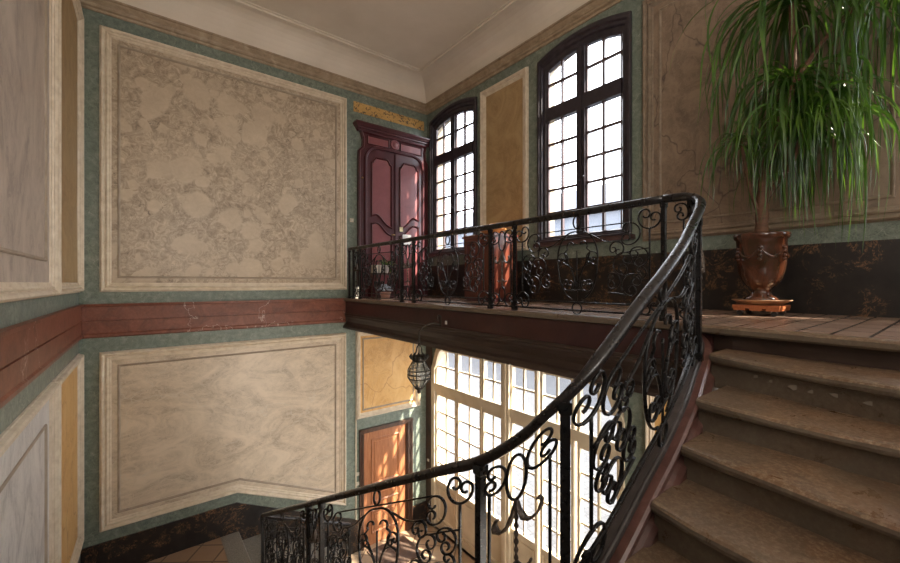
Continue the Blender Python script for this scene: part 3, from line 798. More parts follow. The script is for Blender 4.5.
stair = empty('stone_staircase', (1.8, -.3, ZH), 'worn brown stone steps climbing right up to the landing', 'staircase')
NX = [ # nosing lines: (left x,y) (right x,y) z
 ((2.671,.915),(2.489,.167),-.42), ((2.25,.819),(2.22,.149),-.59), ((1.99,.805),(1.898,.127),-.75), ((1.689,.783),(1.633,.38),-.91),
 ((1.42,.77),(1.36,.1),-1.08), ((1.14,.77),(1.08,.1),-1.25), ((.86,.77),(.80,.1),-1.43)]
def step(l, r, z, run, drop, yl, yr, mat, parent, name='step'):
    d = (Vector(r)-Vector(l)); 
    def atY(y): return l[0] + d.x*(y-l[1])/d.y
    prof = [(0.020,-drop),(0.020,-.066),(.006,-.063),(.004,-.056),(-.016,-.052),(-.029,-.040),(-.033,-.026),(-.030,-.013),(-.020,-.004),(-.004,.0),(.05,.001),(run,0),(run,-drop)]
    mb = MB(); rings = []
    N = 14
    for k in range(N+1):
        y = yl+(yr-yl)*k/N; x = atY(y) + (.018 if k == 0 else 0)
        wob = .004*math.sin(y*9+z*30)
        rings.append([(x+(a if (k or a > .05) else a*.6)+(.004*math.sin(y*5+z*9) if a < .04 else 0), y, z+h+(wob if h > -.03 and a < .06 else 0)-(.010*math.exp(-((y-.1)/.55)**2) if h > -.045 and a < .3 else 0)) for a, h in prof])
    mb.loft(rings, smooth=False)
    return mb.build(name, mat, parent)
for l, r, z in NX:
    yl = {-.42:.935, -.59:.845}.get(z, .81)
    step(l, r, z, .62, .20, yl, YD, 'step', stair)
# chipped pale patches on the riser of the top step
rnd = random.Random(21)
for y, z, r in ((.69,-.505,.018),(.62,-.515,.020),(.515,-.520,.030),(.45,-.525,.020),(.36,-.522,.026),(.25,-.528,.022)):
    x = 2.671+(2.489-2.671)*(y-.915)/(.167-.915)+.020
    P = [(y+r*(.5+.8*rnd.random())*math.cos(2*PI*k/11)*1.1, z+r*.45*(.5+.9*rnd.random())*math.sin(2*PI*k/11)) for k in range(11)]
    mb = MB(); mb.add([(x-.24*(a-y)-.0025, a, h) for a, h in P]+[(x-.24*(a-y)+.004, a, h) for a, h in P], [list(range(11))[::-1], list(range(11,22))]+[(k,(k+1)%11,11+(k+1)%11,11+k) for k in range(11)])
    mb.build('chipped_patch', 'chip', stair)
# riser under the landing edge
mb = MB()
P = [(2.99,1.02),(2.955,.9),(2.85,-.35),(2.72,YD)]
sweep_plan(mb, P, [(0,ZL-.05),(0,ZL-.16),(.09,ZL-.16),(.09,ZL-.05)], 0)
mb.build('top_riser', 'beam', stair)
# half landing and the flight that comes up to it
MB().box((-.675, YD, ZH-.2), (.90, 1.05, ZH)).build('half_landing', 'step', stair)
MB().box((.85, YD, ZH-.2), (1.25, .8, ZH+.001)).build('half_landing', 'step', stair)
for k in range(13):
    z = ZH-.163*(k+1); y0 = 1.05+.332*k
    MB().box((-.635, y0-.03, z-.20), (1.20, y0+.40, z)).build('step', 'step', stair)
# curb under the railing
def sweep_path(path, u0, u1, N, prof, off=0.0, zkey=3, mb=None, smooth=False):
    mb = mb or MB(); rings = []
    for k in range(N+1):
        u = u0+(u1-u0)*k/N; p = path.at(u); nn = path.nrm(u)
        rings.append([(p[0]+nn.x*(a+off), p[1]+nn.y*(a+off), p[zkey]+h) for a, h in prof])
    mb.loft(rings, smooth=smooth); return mb
uend = PS.near(2.97, 1.17)
# nrm points to the right of travel: toward the steps' far side; sign is tested below
NS = 1 if PS.nrm(PS.near(1.74,.87)).y < 0 else -1
cp = [(NS*.050,-.03),(NS*.062,-.040),(NS*.062,-.055),(NS*.046,-.062),(NS*.042,-.075),(NS*.052,-.082),(NS*.052,-.092),(NS*.040,-.100),(NS*.040,-.118),(NS*.060,-.130),(NS*.078,-.15),(NS*.078,-.46),(-NS*.045,-.46),(-NS*.045,-.03)]
sweep_path(PS, 0, uend, 90, cp).build('curb', 'curb', stair)
cap = [(NS*.016,-.031),(NS*.022,-.018),(NS*.016,-.005),(NS*.008,.0),(NS*.004,.010),(-NS*.024,.010),(-NS*.030,.0),(-NS*.050,-.005),(-NS*.056,-.020),(-NS*.050,-.034)]
sweep_path(PS, 0, uend, 90, cap).build('curb_cap', 'darkwood', stair)
# little end block of the curb against the landing
# lower flight along the back wall
low = empty('stone_staircase', (1.6, 6.3, ZG), 'grey stone steps of the lower flight beside the back wall', 'staircase')
MB().box((-.60, 5.50, ZM-.2), (.98, YA-.023, ZM)).build('lower_landing', 'midtile', low)
for k in range(7):
    z = ZM-.163*k; x = 1.22+.32*k
    prof = [(-.34 if k else -.25, ZG if k else ZM-.3),(0-.02,ZG if k else ZM-.3),(-.02,z-.05),(.0,z-.045),(.012,z-.02),(.0,z),(-.34 if k else -.25,z)]
    if k == 6: continue
    mb = MB(); mb.loft([[(x+a, y, h) for a, h in prof] for y in (5.50, YA-.023)]); mb.build('step', 'greystone', low)
MB().box((1.20, 5.49, ZG), (1.30, 5.58, -3.80)).build('newel_block', 'curb', low)
sweep_path(PLOW, 0.02, PLOW.L, 8, [(.04,-.0),(.04,-.34),(-.04,-.34),(-.04,0)]).build('curb', 'curb', low)

# ------------------------------------------------------------------ wrought iron
def seg_curve(p, th, segs, step=.012):
    """integrate a curve: segs = (r0, r1, signed angle)"""
    pts = [tuple(p)]; x, z = p
    for r0, r1, ang in segs:
        tot = abs(ang); sg = 1 if ang > 0 else -1; a = 0
        n = max(4, int(tot/.22))
        for k in range(n):
            da = tot/n; r = r0+(r1-r0)*(k+.5)/n
            x += math.cos(th+sg*da/2)*r*da; z += math.sin(th+sg*da/2)*r*da; th += sg*da
            pts.append((x, z))
    return pts
def C(cx, cz, R, a0, a1, n0=1.0, n1=1.0, rx=1.0):
    """arc a0->a1 (degrees, ccw) with inward spirals at both ends"""
    a0 = math.radians(a0); a1 = math.radians(a1); n = max(6, int(abs(a1-a0)/.25))
    arc = [(cx+R*math.cos(a0+(a1-a0)*k/n), cz+R*math.sin(a0+(a1-a0)*k/n)) for k in range(n+1)]
    e = seg_curve(arc[-1], a1+PI/2, [(R*.55, R*.20, n1*2*PI)])[1:] if n1 else []
    s = seg_curve(arc[0], a0-PI/2, [(R*.55, R*.20, -n0*2*PI)])[1:] if n0 else []
    P = s[::-1]+arc+e
    if rx != 1.0: P = [(cx+(x-cx)*rx, z) for x, z in P]
    return P
def bez(p0, p1, p2, p3, n=14):
    return [tuple((1-t)**3*a+3*(1-t)**2*t*b+3*(1-t)*t*t*c+t**3*d for a,b,c,d in zip(p0,p1,p2,p3)) for t in (k/n for k in range(n+1))]
def mirr(P): return [(-x, z) for x, z in P]

def iron_curve(path, um, sx, H, P, w, d, name, mat, parent, closed=False, n0=0.0):
    if 'scroll' in name or name in ('ring', 'oval_loop'):      # keep scrolls round when a bay is wider
        cx = (min(p[0] for p in P)+max(p[0] for p in P))/2; k = min(sx, 1.15)/sx
        P = [(cx+(x-cx)*k, h) for x, h in P]
    """P in panel coordinates (x metres from centre, h 0..0.88), mapped along the path"""
    pts = []; nn = []
    for x, h in P:
        u = um+x*sx; q = path.at(u); n = path.nrm(u)
        pts.append(Vector((q[0], q[1], q[3]+(q[2]-.03-q[3])*h/.88)) + n*n0); nn.append(n)
    mb = MB(); rings = []; m = len(pts)
    for i in range(m):
        a = pts[(i-1) % m] if closed or i > 0 else pts[i]; b = pts[(i+1) % m] if closed or i < m-1 else pts[i]
        t = b-a
        t = t.normalized() if t.length > 1e-8 else Vector((0,0,1))
        n = nn[i]; s_ = t.cross(n)
        s_ = s_.normalized() if s_.length > 1e-6 else Vector((0,0,1))
        c = .6
        rings.append([pts[i]+n*(d/2*px)+s_*(w/2*py) for px, py in ((1,c),(c,1),(-c,1),(-1,c),(-1,-c),(-c,-1),(c,-1),(1,-c))])
    mb.loft(rings, loop=closed, smooth=True)
    return mb.build(name, mat, parent)
def ellipse(cx, cz, rx, rz, n=20): return [(cx+rx*math.cos(2*PI*k/n), cz+rz*math.sin(2*PI*k/n)) for k in range(n)]

def wide_panel(path, u0, u1, parent):
    um = (u0+u1)/2; W = abs(u1-u0); sx = W/1.46
    pan = MB()
    q = path.at(um)
    E = empty('scroll_panel', (0,0,0)); E.parent = parent
    po = Vector(parent['_o']); E.location = Vector((q[0],q[1],q[3]))-po; E['_o'] = (q[0],q[1],q[3])
    def cv(name, P, w=.010, d=.016, both=True, closed=False):
        iron_curve(path, um, sx, .88, P, w, d, name, 'iron', E, closed)
        if both: iron_curve(path, um, sx, .88, mirr(P), w, d, name, 'iron', E, closed)
    for h in (.11,): cv('cross_bar', [(-.73+1.46*k/24, h) for k in range(25)], .010, .016, False)
    cv('cross_bar', [(-.46+.92*k/16, .765) for k in range(17)], .009, .014, False)
    cv('ring', ellipse(0,.055,.048,.050), .010, .016, False, True)
    cv('ring', ellipse(0,.825,.038,.055), .010, .016, False, True)
    # corner scrolls and their uprights
    cv('corner_scroll', C(.635,.785,.085,150,345,.9,.9), .012)
    cv('upright', [(.635,.70-.05*k) for k in range(11)], .011)
    cv('corner_scroll', C(.635,.105,.085,15,210,.9,.9), .012)
    cv('side_scroll', C(.475,.675,.088,-110,95,.9,.7), .010)
    cv('side_scroll', C(.545,.485,.080,-70,120,1.0,.9), .009)
    cv('side_scroll', C(.435,.435,.095,75,235,.9,1.1), .009)
    cv('side_scroll', C(.500,.265,.088,60,250,.9,1.0), .009)
    cv('side_scroll', C(.370,.560,.060,-40,170,.8,.9), .008)
    cv('side_scroll', C(.335,.300,.065,-100,100,1.1,.9), .008)
    cv('side_scroll', C(.560,.360,.050,-90,90,.8,.8), .008)
    cv('tie_bar', bez((.30,.20),(.36,.20),(.40,.20),(.50,.175),8), .009)
    cv('tie_bar', bez((.44,.53),(.50,.53),(.56,.55),(.63,.55),8), .008)
    cv('shoulder_bar', bez((.14,.70),(.22,.66),(.24,.62),(.36,.62),10)+[(.40,.62)], .009)
    # central cartouche
    cv('cartouche_arc', bez((.0,.74),(.13,.76),(.22,.62),(.20,.46))+bez((.20,.46),(.19,.30),(.16,.18),(.05,.135))[1:], .011)
    cv('cartouche_arc', seg_curve((.035,.62), PI*.55, [(.020,.05,-1.2*PI)])+bez((.13,.60),(.15,.50),(.02,.42),(.015,.24))[2:], .009)
    cv('inner_scroll', C(.095,.270,.055,170,385,.9,.9), .009)
    cv('inner_scroll', C(.150,.500,.055,20,200,.7,.9), .008)
    cv('inner_scroll', bez((.20,.42),(.15,.47),(.10,.46),(.05,.41)), .008)
    cv('tie_bar', [(-.06,.215),(-.02,.215),(.02,.215),(.06,.215)], .012, .018, False)
    cv('spindle', [(0,.12+.03*k) for k in range(16)], .009, .012, False)
    return E

def narrow_panel(path, u0, u1, parent, big=False):
    um = (u0+u1)/2; W = abs(u1-u0); sx = W/.34
    q = path.at(um)
    E = empty('spear_panel', (0,0,0)); E.parent = parent
    po = Vector(parent['_o']); E.location = Vector((q[0],q[1],q[3]))-po; E['_o'] = (q[0],q[1],q[3])
    def cv(name, P, w=.010, d=.016, both=True, closed=False, mat='iron'):
        iron_curve(path, um, sx, .88, P, w, d, name, mat, E, closed)
        if both: iron_curve(path, um, sx, .88, mirr(P), w, d, name, mat, E, closed)
    R = .052
    cv('corner_scroll', C(.105,.775,.068,95,290,.7,1.1), .011)
    cv('upright', [(.125,.715-.051*k) for k in range(12)], .011)
    cv('corner_scroll', C(.105,.105,.068,70,265,1.1,.7), .011)
    cv('cross_bar', [(-.165+.33*k/6, .04) for k in range(7)], .009, .014, False)
    cv('oval_loop', ellipse(0,.735,.048,.105,24), .011, .016, False, True)
    cv('oval_loop', ellipse(0,.165,.040,.080,20), .010, .016, False, True)
    # twisted spindle with leaves
    mb = MB(); pts = []; rr = []
    for k in range(49):
        h = .63-.40*k/48; p = path.at(um); pts.append((p[0], p[1], p[3]+(p[2]-.03-p[3])*h/.88))
        tw = 1 if k < 26 else .55
        rr.append(.0085*(1+.35*math.sin(k*1.35))*(1 if k < 26 else .9))
    mb.tube(pts, rr, 8); mb.build('twisted_spindle', 'leafmetal', E)
    for s in (-1, 1):
        P = bez((s*.006,.62),(s*.012,.54),(s*.045,.47),(s*.085,.50),10)+bez((s*.085,.50),(s*.105,.515),(s*.105,.56),(s*.080,.565),6)[1:]
        mb = MB(); rings = []
        for i, (x, h) in enumerate(P):
            u = um+x*sx; qq = path.at(u); n = path.nrm(u); wdt = .026*math.sin(PI*(i+.6)/(len(P)+.4))**.6
            c = Vector((qq[0], qq[1], qq[3]+(qq[2]-.03-qq[3])*h/.88))
            th = .006+.004*math.sin(i*2.2)
            rings.append([c+n*wdt+Vector((0,0,th)), c+n*wdt*.3+Vector((0,0,-th*.4)), c-n*wdt*.3+Vector((0,0,-th*.4)), c-n*wdt+Vector((0,0,th)), c-n*wdt*.3+Vector((0,0,th*1.4)), c+n*wdt*.3+Vector((0,0,th*1.4))])
        mb.loft(rings, smooth=True); mb.build('acanthus_leaf', 'leafmetal', E)
        P = bez((s*.004,.33),(s*.02,.30),(s*.05,.28),(s*.06,.31),8)
        iron_curve(path, um, sx, .88, P, .009, .014, 'small_leaf', 'leafmetal', E)
    return E
def post(path, u, parent, r=.017, top=None):
    p = path.at(u); n = path.nrm(u); t = Vector((-n.y, n.x, 0))
    mb = MB(); c = Vector((p[0], p[1], 0))
    def sq(k, z): return [c+n*(r*k*a)+t*(r*k*b)+Vector((0,0,z)) for a, b in ((1,1),(-1,1),(-1,-1),(1,-1))]
    z0, z1 = p[3]-.01, p[2]-.02
    mb.loft([sq(1.5,z0), sq(1.5,z0+.04), sq(1,z0+.055), sq(1,z1-.05), sq(1.35,z1-.04), sq(1.35,z1)])
    return mb.build('post', 'iron', parent)
HR = [(.026,.0),(.030,.010),(.024,.024),(.010,.034),(-.010,.034),(-.024,.024),(-.030,.010),(-.026,.0),(-.018,-.012),(-.016,-.022),(.016,-.022),(.018,-.012)]
HR = [(a, h-.010) for a, h in HR]
def handrail(path, parent, u0, u1, N):
    return sweep_path(path, u0, u1, N, HR, 0, 2, None, True).build('handrail', 'handrail', parent)

rail = empty('stair_railing', (1.25, 1.38, PS.at(PS.near(1.25,1.38))[3]), 'black wrought iron scroll railing curving up the stone stairs', 'railing')
handrail(PS, rail, 0, PS.L, 150)
uA = 0.02; u1 = PS.near(1.25,3.8); u2 = PS.near(1.25,3.42); u3 = PS.near(1.25,1.384); u4 = PS.near(1.29,.945); u5 = PS.near(2.60,.97); u6 = PS.near(2.94,1.13); u7 = PS.L-.02
wide_panel(PS, uA+.03, u1-.02, rail)
narrow_panel(PS, u1, u2, rail)
wide_panel(PS, u2+.02, u3-.02, rail)
narrow_panel(PS, u3, u4, rail)
wide_panel(PS, u4+.02, u5-.02, rail)
narrow_panel(PS, u5, u6, rail)
for u in (u1, u2, u3, u4, u5, u6): post(PS, u, rail, .019)
# plain bay next to the balcony post
iron_curve(PS, (u6+u7)/2, 1, .88, C(.0,.80,.060,60,260,.9,.9), .011, .016, 'corner_scroll', 'iron', rail)
iron_curve(PS, (u6+u7)/2, 1, .88, [(-.02,.74-.06*k) for k in range(11)], .010, .014, 'upright', 'iron', rail)
iron_curve(PS, (u6+u7)/2, 1, .88, C(-.02,.10,.055,90,270,.9,.9), .011, .016, 'corner_scroll', 'iron', rail)

brail = empty('balcony_railing', (3.0, 4.0, ZL), 'black wrought iron scroll railing along the upper landing edge', 'railing')
handrail(PBAL, brail, 0, PBAL.L, 60)
b = [1.339, 2.80, 3.154, 4.68, 5.01, 6.40, 6.66]
B = [y-1.339 for y in b]
wide_panel(PBAL, B[0]+.01, B[1]-.01, brail); narrow_panel(PBAL, B[1], B[2], brail); wide_panel(PBAL, B[2]+.01, B[3]-.01, brail)
narrow_panel(PBAL, B[3], B[4], brail); wide_panel(PBAL, B[4]+.01, B[5]-.01, brail); narrow_panel(PBAL, B[5], B[6], brail)
for u in B+[PBAL.L-.02]: post(PBAL, u+.002, brail, .015)
sweep_path(PBAL, 0, PBAL.L, 10, [(.012,.03),(.012,.045),(-.012,.045),(-.012,.03)]).build('foot_rail', 'iron', brail)

lrail = empty('stair_railing', (1.25, 5.54, -3.86), 'wrought iron railing of the lower flight, turning away at the corner', 'railing')
handrail(PLOW, lrail, 0, PLOW.L, 12)
wide_panel(PLOW, .05, PLOW.L-.05, lrail)
for u in (0.0, PLOW.L-.02): post(PLOW, u, lrail, .019)

# ------------------------------------------------------------------ potted palm on dolly
PX, PY = 4.27, 1.09
KU = .74
dolly = empty('plant_dolly', (PX, PY, ZL), 'orange wooden dolly on black castors under the glazed urn', 'plant dolly')
mb = MB(); mb.box((PX-.165, PY-.165, ZL+.062), (PX+.165, PY+.165, ZL+.092)); mb.build('board', 'orangewood', dolly)
for k in range(3):
    MB().box((PX-.17, PY-.16+.115*k, ZL+.045), (PX+.17, PY-.075+.115*k, ZL+.063)).build('slat', 'orangewood', dolly)
for sx in (-1, 1):
    for sy in (-1, 1):
        cx, cy = PX+sx*.12, PY+sy*.12
        cst = MB().box((cx-.012, cy-.022, ZL+.022), (cx+.012, cy+.022, ZL+.046)).build('castor', 'steel', dolly)
        mb = MB(); mb.loft([[(cx+d, cy+.021*math.cos(2*PI*k/16), ZL+.022+.021*math.sin(2*PI*k/16)) for k in range(16)] for d in (-.014,.014)])
        mb.build('wheel', 'rubber', cst)
zs = ZL+.093
sau = MB().lathe([(r*.80,h) for r,h in [(.0,0),(.17,0),(.20,.012),(.255,.036),(.265,.038),(.262,.044),(.20,.030),(.0,.024)]], (PX,PY,zs), 40).build('plant_saucer', 'terracotta', None, (PX,PY,zs))
tag(sau, 'pale terracotta saucer between the urn and its dolly', 'saucer')
zu = zs+.0255
urn = empty('planter_urn', (PX,PY,zu), 'large brown glazed ceramic urn planter at the top of the stairs', 'planter')
mb = MB().lathe([(r*KU,h) for r,h in [(.0,0),(.165,0),(.172,.012),(.168,.028),(.130,.050),(.098,.075),(.090,.095),(.105,.112),(.112,.122),(.150,.145),(.190,.19),(.218,.25),(.232,.32),(.238,.40),(.240,.47),(.243,.53),(.262,.545),(.272,.560),(.272,.578),(.258,.590),(.235,.590),(.225,.575),(.222,.50),(.0,.50)]], (PX,PY,zu), 64)
mb.build('body', 'urn', urn)
for k in range(6):     # swags in relief
    a0 = k*PI/3+.2; pts = []
    for i in range(13):
        t = i/12; a = a0+t*PI/3; z = .455-.075*math.sin(PI*t); r = .242*KU
        pts.append((PX+r*math.cos(a), PY+r*math.sin(a), zu+z))
    MB().tube(pts, [.006+.007*math.sin(PI*i/12) for i in range(13)], 8).build('swag', 'urn', urn)
    a = a0; mb = MB()
    for j in range(4):
        c = (PX+.243*KU*math.cos(a), PY+.243*KU*math.sin(a), zu+.46-.032*j)
        mb.lathe([(.0,-.016),(.014,-.010),(.020,0),(.014,.010),(.0,.016)], c, 10)
    mb.build('mask_relief', 'urn', urn)
mb = MB().lathe([(.0,.0),(.160,.0),(.160,.012),(.08,.03),(.0,.035)], (PX,PY,zu+.505), 32); mb.build('soil', 'soil', urn)

palm = empty('potted_palm', (PX,PY,zu+.53), 'tall ponytail palm with long drooping green strap leaves', 'palm')
def limb(pts, radii, name, parent=palm):
    P = [path_pt(pts, t/8) for t in range((len(pts)-1)*8+1)]; n = len(P)
    rr = [radii[0]+(radii[-1]-radii[0])*(i/(n-1)) for i in range(n)]
    rr = [r*(1+.08*math.sin(i*1.9)+.05*math.sin(i*.7)) for i, r in enumerate(rr)]
    return MB().tube(P, rr, 12).build(name, 'bark', parent)
zt = zu+.50
limb([(PX,PY,zt),(PX+.005,PY-.005,zt+.25),(PX+.02,PY-.02,zt+.60),(PX+.04,PY-.10,zt+.95),(PX+.05,PY-.20,zt+1.35),(PX+.02,PY-.20,zt+2.05)], [.056,.018], 'trunk')
limb([(PX-.005,PY+.0,zt+.26),(PX-.05,PY+.05,zt+.42),(PX-.10,PY+.09,zt+.70),(PX-.12,PY+.11,zt+.90)], [.020,.010], 'branch')
limb([(PX+.01,PY-.01,zt+.36),(PX+.04,PY-.09,zt+.50),(PX+.05,PY-.20,zt+.68),(PX+.02,PY-.28,zt+.95)], [.026,.014], 'branch')
limb([(PX+.05,PY-.20,zt+1.30),(PX+.04,PY-.40,zt+1.60),(PX+.04,PY-.62,zt+1.80),(PX+.08,PY-.80,zt+1.88)], [.018,.011], 'branch')
def strap(mb, base, az, el, L, w, droop, rnd, lim=XC-.07):
    """one arching, hanging ribbon leaf"""
    n = 22; p = Vector(base); d = Vector((math.cos(az)*math.cos(el), math.sin(az)*math.cos(el), math.sin(el)))
    pts = [p.copy()]; ds = L/n; tw = rnd.uniform(-1.6,1.6); ph = rnd.uniform(0,6); wv = rnd.uniform(.5,2.4); droop *= rnd.choice((.45,.8,1,1.2))
    for k in range(n):
        t = k/n
        d = d + Vector((0,0,-droop*ds*(1.0+1.5*t))) + Vector((math.sin(ph+t*7), math.cos(ph*1.3+t*6), 0))*.05*wv*ds/.06*(.3+t)
        d.normalize()
        p = p + d*ds
        if p.x > lim: p.x = lim - rnd.uniform(0,.02); d.x = -abs(d.x)*.3
        pts.append(p.copy())
    L_, R_ = [], []
    side0 = Vector((-math.sin(az), math.cos(az), 0))
    for i, q in enumerate(pts):
        t = i/n
        a = pts[max(i-1,0)]; b = pts[min(i+1,n)]; dd = (b-a).normalized()
        s = side0-dd*side0.dot(dd); s.normalize(); u = dd.cross(s)
        ang = tw*t*2.2 + .4*math.sin(ph+t*9)
        s2 = s*math.cos(ang)+u*math.sin(ang); up = dd.cross(s2)
        ww = w*(math.sin(PI*min(1,.12+t*.88))**.45)*(1-.75*t**3)
        L_.append((q+s2*ww/2+up*ww*.16, q, q-s2*ww/2+up*ww*.16))
    o = len(mb.v)
    for a, b_, c in L_: mb.v += [tuple(a), tuple(b_), tuple(c)]
    for i in range(n):
        for j in (0,1):
            mb.f.append([o+i*3+j, o+i*3+j+1, o+(i+1)*3+j+1, o+(i+1)*3+j]); mb.mi.append(0); mb.sm.append(True)
def crown(c, nl, Lr, wr, seed, up=(0.1,1.3), droop=(1.6,3.6), azr=(0, 2*PI)):
    rnd = random.Random(seed); mb = MB()
    for i in range(nl):
        strap(mb, (c[0]+rnd.uniform(-.02,.02), c[1]+rnd.uniform(-.02,.02), c[2]+rnd.uniform(-.08,.05)), rnd.uniform(*azr), rnd.uniform(*up), rnd.uniform(*Lr), rnd.uniform(*wr), rnd.uniform(*droop), rnd)
    return mb.build('leaf_crown', 'leaf', palm)
crown((PX+.02,PY-.20,zt+2.05), 150, (.8,1.7), (.013,.026), 3, (.0,1.2), (2.2,5))
crown((PX-.12,PY+.11,zt+.90), 46, (.35,.80), (.008,.017), 5, (0,1.1), (4,8))
crown((PX+.02,PY-.28,zt+.95), 90, (.5,1.0), (.010,.022), 8, (0,1.2), (4,8))
crown((PX+.08,PY-.42,zt+1.15), 80, (.8,1.35), (.011,.023), 18, (0,1.2), (6,10))
crown((PX+.08,PY-.80,zt+1.88), 90, (.7,1.5), (.012,.024), 11, (0,1.2), (4,8))
crown((PX+.05,PY-.20,zt+1.35), 120, (.7,1.35), (.012,.026), 14, (.0,1.1), (4,8))

# ------------------------------------------------------------------ cabinet, basket and small things on the landing
cab = empty('wooden_cabinet', (4.375,4.60,ZL), 'red brown wooden cabinet standing behind the balcony railing', 'cabinet')
MB().box((4.15,4.28,ZL), (4.60,4.92,ZL+.06)).build('plinth', 'maroon', cab)
MB().box((4.13,4.26,ZL+.06), (4.62,4.94,.71)).build('body', 'redoak' if 'redoak' in M else 'oakred', cab) if 'oakred' in M else None
t_ = NT('red_brown_oak'); M['oakred'] = t_.fin(t_.ramp(t_.noise(4,6,.65,1.2,t_.map((7,7,.7))), [(.3,(.10,.022,.014)),(.7,(.20,.052,.028))]), .33)
MB().box((4.13,4.26,ZL+.06), (4.62,4.94,.71)).build('body', 'oakred', cab)
MB().box((4.10,4.23,.71), (4.64,4.97,.745)).build('top', 'oakred', cab)
for y0, y1 in ((4.29,4.59),(4.61,4.91)):
    d = MB().box((4.112,y0,ZL+.09), (4.13,y1,.68)).build('door', 'oakred', cab)
    F_ = lambda a, z, n: (4.112-n, a, z)
    frame_mesh(F_, [(y0+.05,ZL+.15),(y1-.05,ZL+.15),(y1-.05,.62),(y0+.05,.62)], [(0,-.004),(0,.008),(.012,.012),(.025,.002),(.025,-.004)]).build('door_panel', 'maroon', d)
    MB().lathe([(.0,-.012),(.010,-.008),(.013,0),(.010,.008),(0,.012)], (4.10, 4.56 if y0 < 4.4 else 4.64, .25), 10).build('knob', 'brass', d)
bk = empty('wicker_basket', (4.38,4.55,.746), 'shallow orange basket with thin handle on the cabinet', 'basket')
mb = MB().lathe([(.0,0),(.10,0),(.13,.01),(.20,.085),(.215,.10),(.205,.10),(.12,.015),(0,.012)], (4.38,4.55,.747), 28); mb.build('bowl', 'wicker', bk)
MB().tube([(4.38+.0, 4.55+.205*math.cos(t*PI/12), .84+.10*math.sin(t*PI/12)) for t in range(13)], .006, 6).build('handle', 'wicker', bk)
ppr = MB().box((4.14,4.74,.7455),(4.30,4.94,.760)).build('paper_stack', 'paper', None, (4.22,4.84,.7455)); tag(ppr, 'white papers lying at the left end of the cabinet top', 'papers')

st = empty('plant_stand', (3.62,6.72,ZL), 'small dark side stand in front of the maroon door', 'stand')
MB().box((3.40,6.60,.16),(3.84,6.84,.19)).build('top', 'darkoak', st)
for sx in (3.42,3.80):
    for sy in (6.62,6.80): MB().box((sx,sy,ZL),(sx+.022,sy+.022,.16)).build('leg', 'darkoak', st)
pl = empty('potted_plant', (3.66,6.72,.19), 'small spiky green plant in white pot by the maroon door', 'plant')
MB().lathe([(.0,0),(.055,0),(.062,.02),(.078,.14),(.082,.15),(.074,.15),(.066,.12),(0,.12)], (3.66,6.72,.19), 24).build('pot', 'ceramicwhite', pl)
rnd = random.Random(4); mb = MB()
for i in range(34): strap(mb, (3.66,6.72,.31), rnd.uniform(0,2*PI), rnd.uniform(.5,1.4), rnd.uniform(.16,.30), .022, rnd.uniform(3,8), rnd)
mb.build('foliage', 'leaf', pl)
bx = MB().box((3.41,6.64,.191),(3.54,6.80,.34)).build('cardboard_box', 'whiteplastic', None, (3.495,6.72,.191)); tag(bx, 'pale square box beside the white pot', 'box')
v = MB().lathe([(.0,0),(.05,0),(.055,.012),(.028,.05),(.030,.06),(.062,.12),(.070,.17),(.058,.215),(.052,.215),(.060,.17),(.0,.10)], (3.13,6.80,ZL+.0), 20).build('urn_vase', 'ceramicwhite', None, (3.13,6.80,ZL)); tag(v, 'small white footed vase at the railing end by the wall', 'vase')
fl = empty('potted_hydrangea', (3.52,6.45,ZL), 'pale blue flowers in a pink pot on landing floor', 'flowers')
MB().lathe([(.0,0),(.07,0),(.10,.11),(.105,.12),(.095,.12),(0,.10)], (3.52,6.45,ZL), 22).build('pot', 'pinkpot', fl)
mb = MB(); rnd = random.Random(9)
for i in range(44):
    a = rnd.uniform(0,2*PI); e = rnd.uniform(0,1); r = .125*math.sqrt(1-e*e*.6)
    c = (3.52+r*math.cos(a)*(1-e*.4), 6.45+r*math.sin(a)*(1-e*.4), ZL+.15+.10*e)
    mb.lathe([(.0,-.022),(.022,-.01),(.026,.005),(.012,.018),(.0,.02)], c, 7)
mb.build('blossoms', 'bluepetal', fl)
nt_ = MB().fbox(FA, 4.09,4.17,1.03,1.12,.088,.090).build('note', 'noteyellow', None, FA(4.13,1.07,.088)); tag(nt_, 'tiny yellow note stuck on the maroon door', 'note')
nt_ = MB().fbox(FA, 4.16,4.36,.78,.98,.090,.092).build('notice_sheet', 'paper', None, FA(4.26,.88,.09)); tag(nt_, 'white paper sheet pinned to the maroon door', 'paper')

def switch(F, a, z, n, s, label, h=None):
    root = empty('wall_switch', F(a, z, n), label, 'switch')
    h = h or s
    MB().fbox(F, a-s/2, a+s/2, z-h/2, z+h/2, n, n+.02).build('plate', 'whiteplastic', root)
    MB().fbox(F, a-s/5, a+s/5, z-h/4, z+h/4, n+.02, n+.03).build('rocker', 'ceramicwhite', root)
switch(FA, 3.11, 1.17, .0, .07, 'ivory switch on the green strip left of the maroon door')
switch(FA, 3.235, -3.58, .0, .06, 'upper ivory switch left of the brown door')
switch(FA, 3.235, -3.76, .0, .06, 'lower ivory switch left of the brown door')
def FF(a, z, n): return (3.012-n, a, z)
switch(FF, 3.93, -.485, .0, .085, 'cream box fixed on the dark balcony edge beside lantern', .085)
switch(FC, 6.90, -3.70, .03, .05, 'ivory switch on dark strip beside the glazed doors')

mat = MB().box((3.35,6.15,ZG+.001),(4.15,6.85,ZG+.018)).build('door_mat', 'mat', None, (3.75,6.5,ZG+.001)); tag(mat, 'brown mat on the floor before the brown door', 'mat')

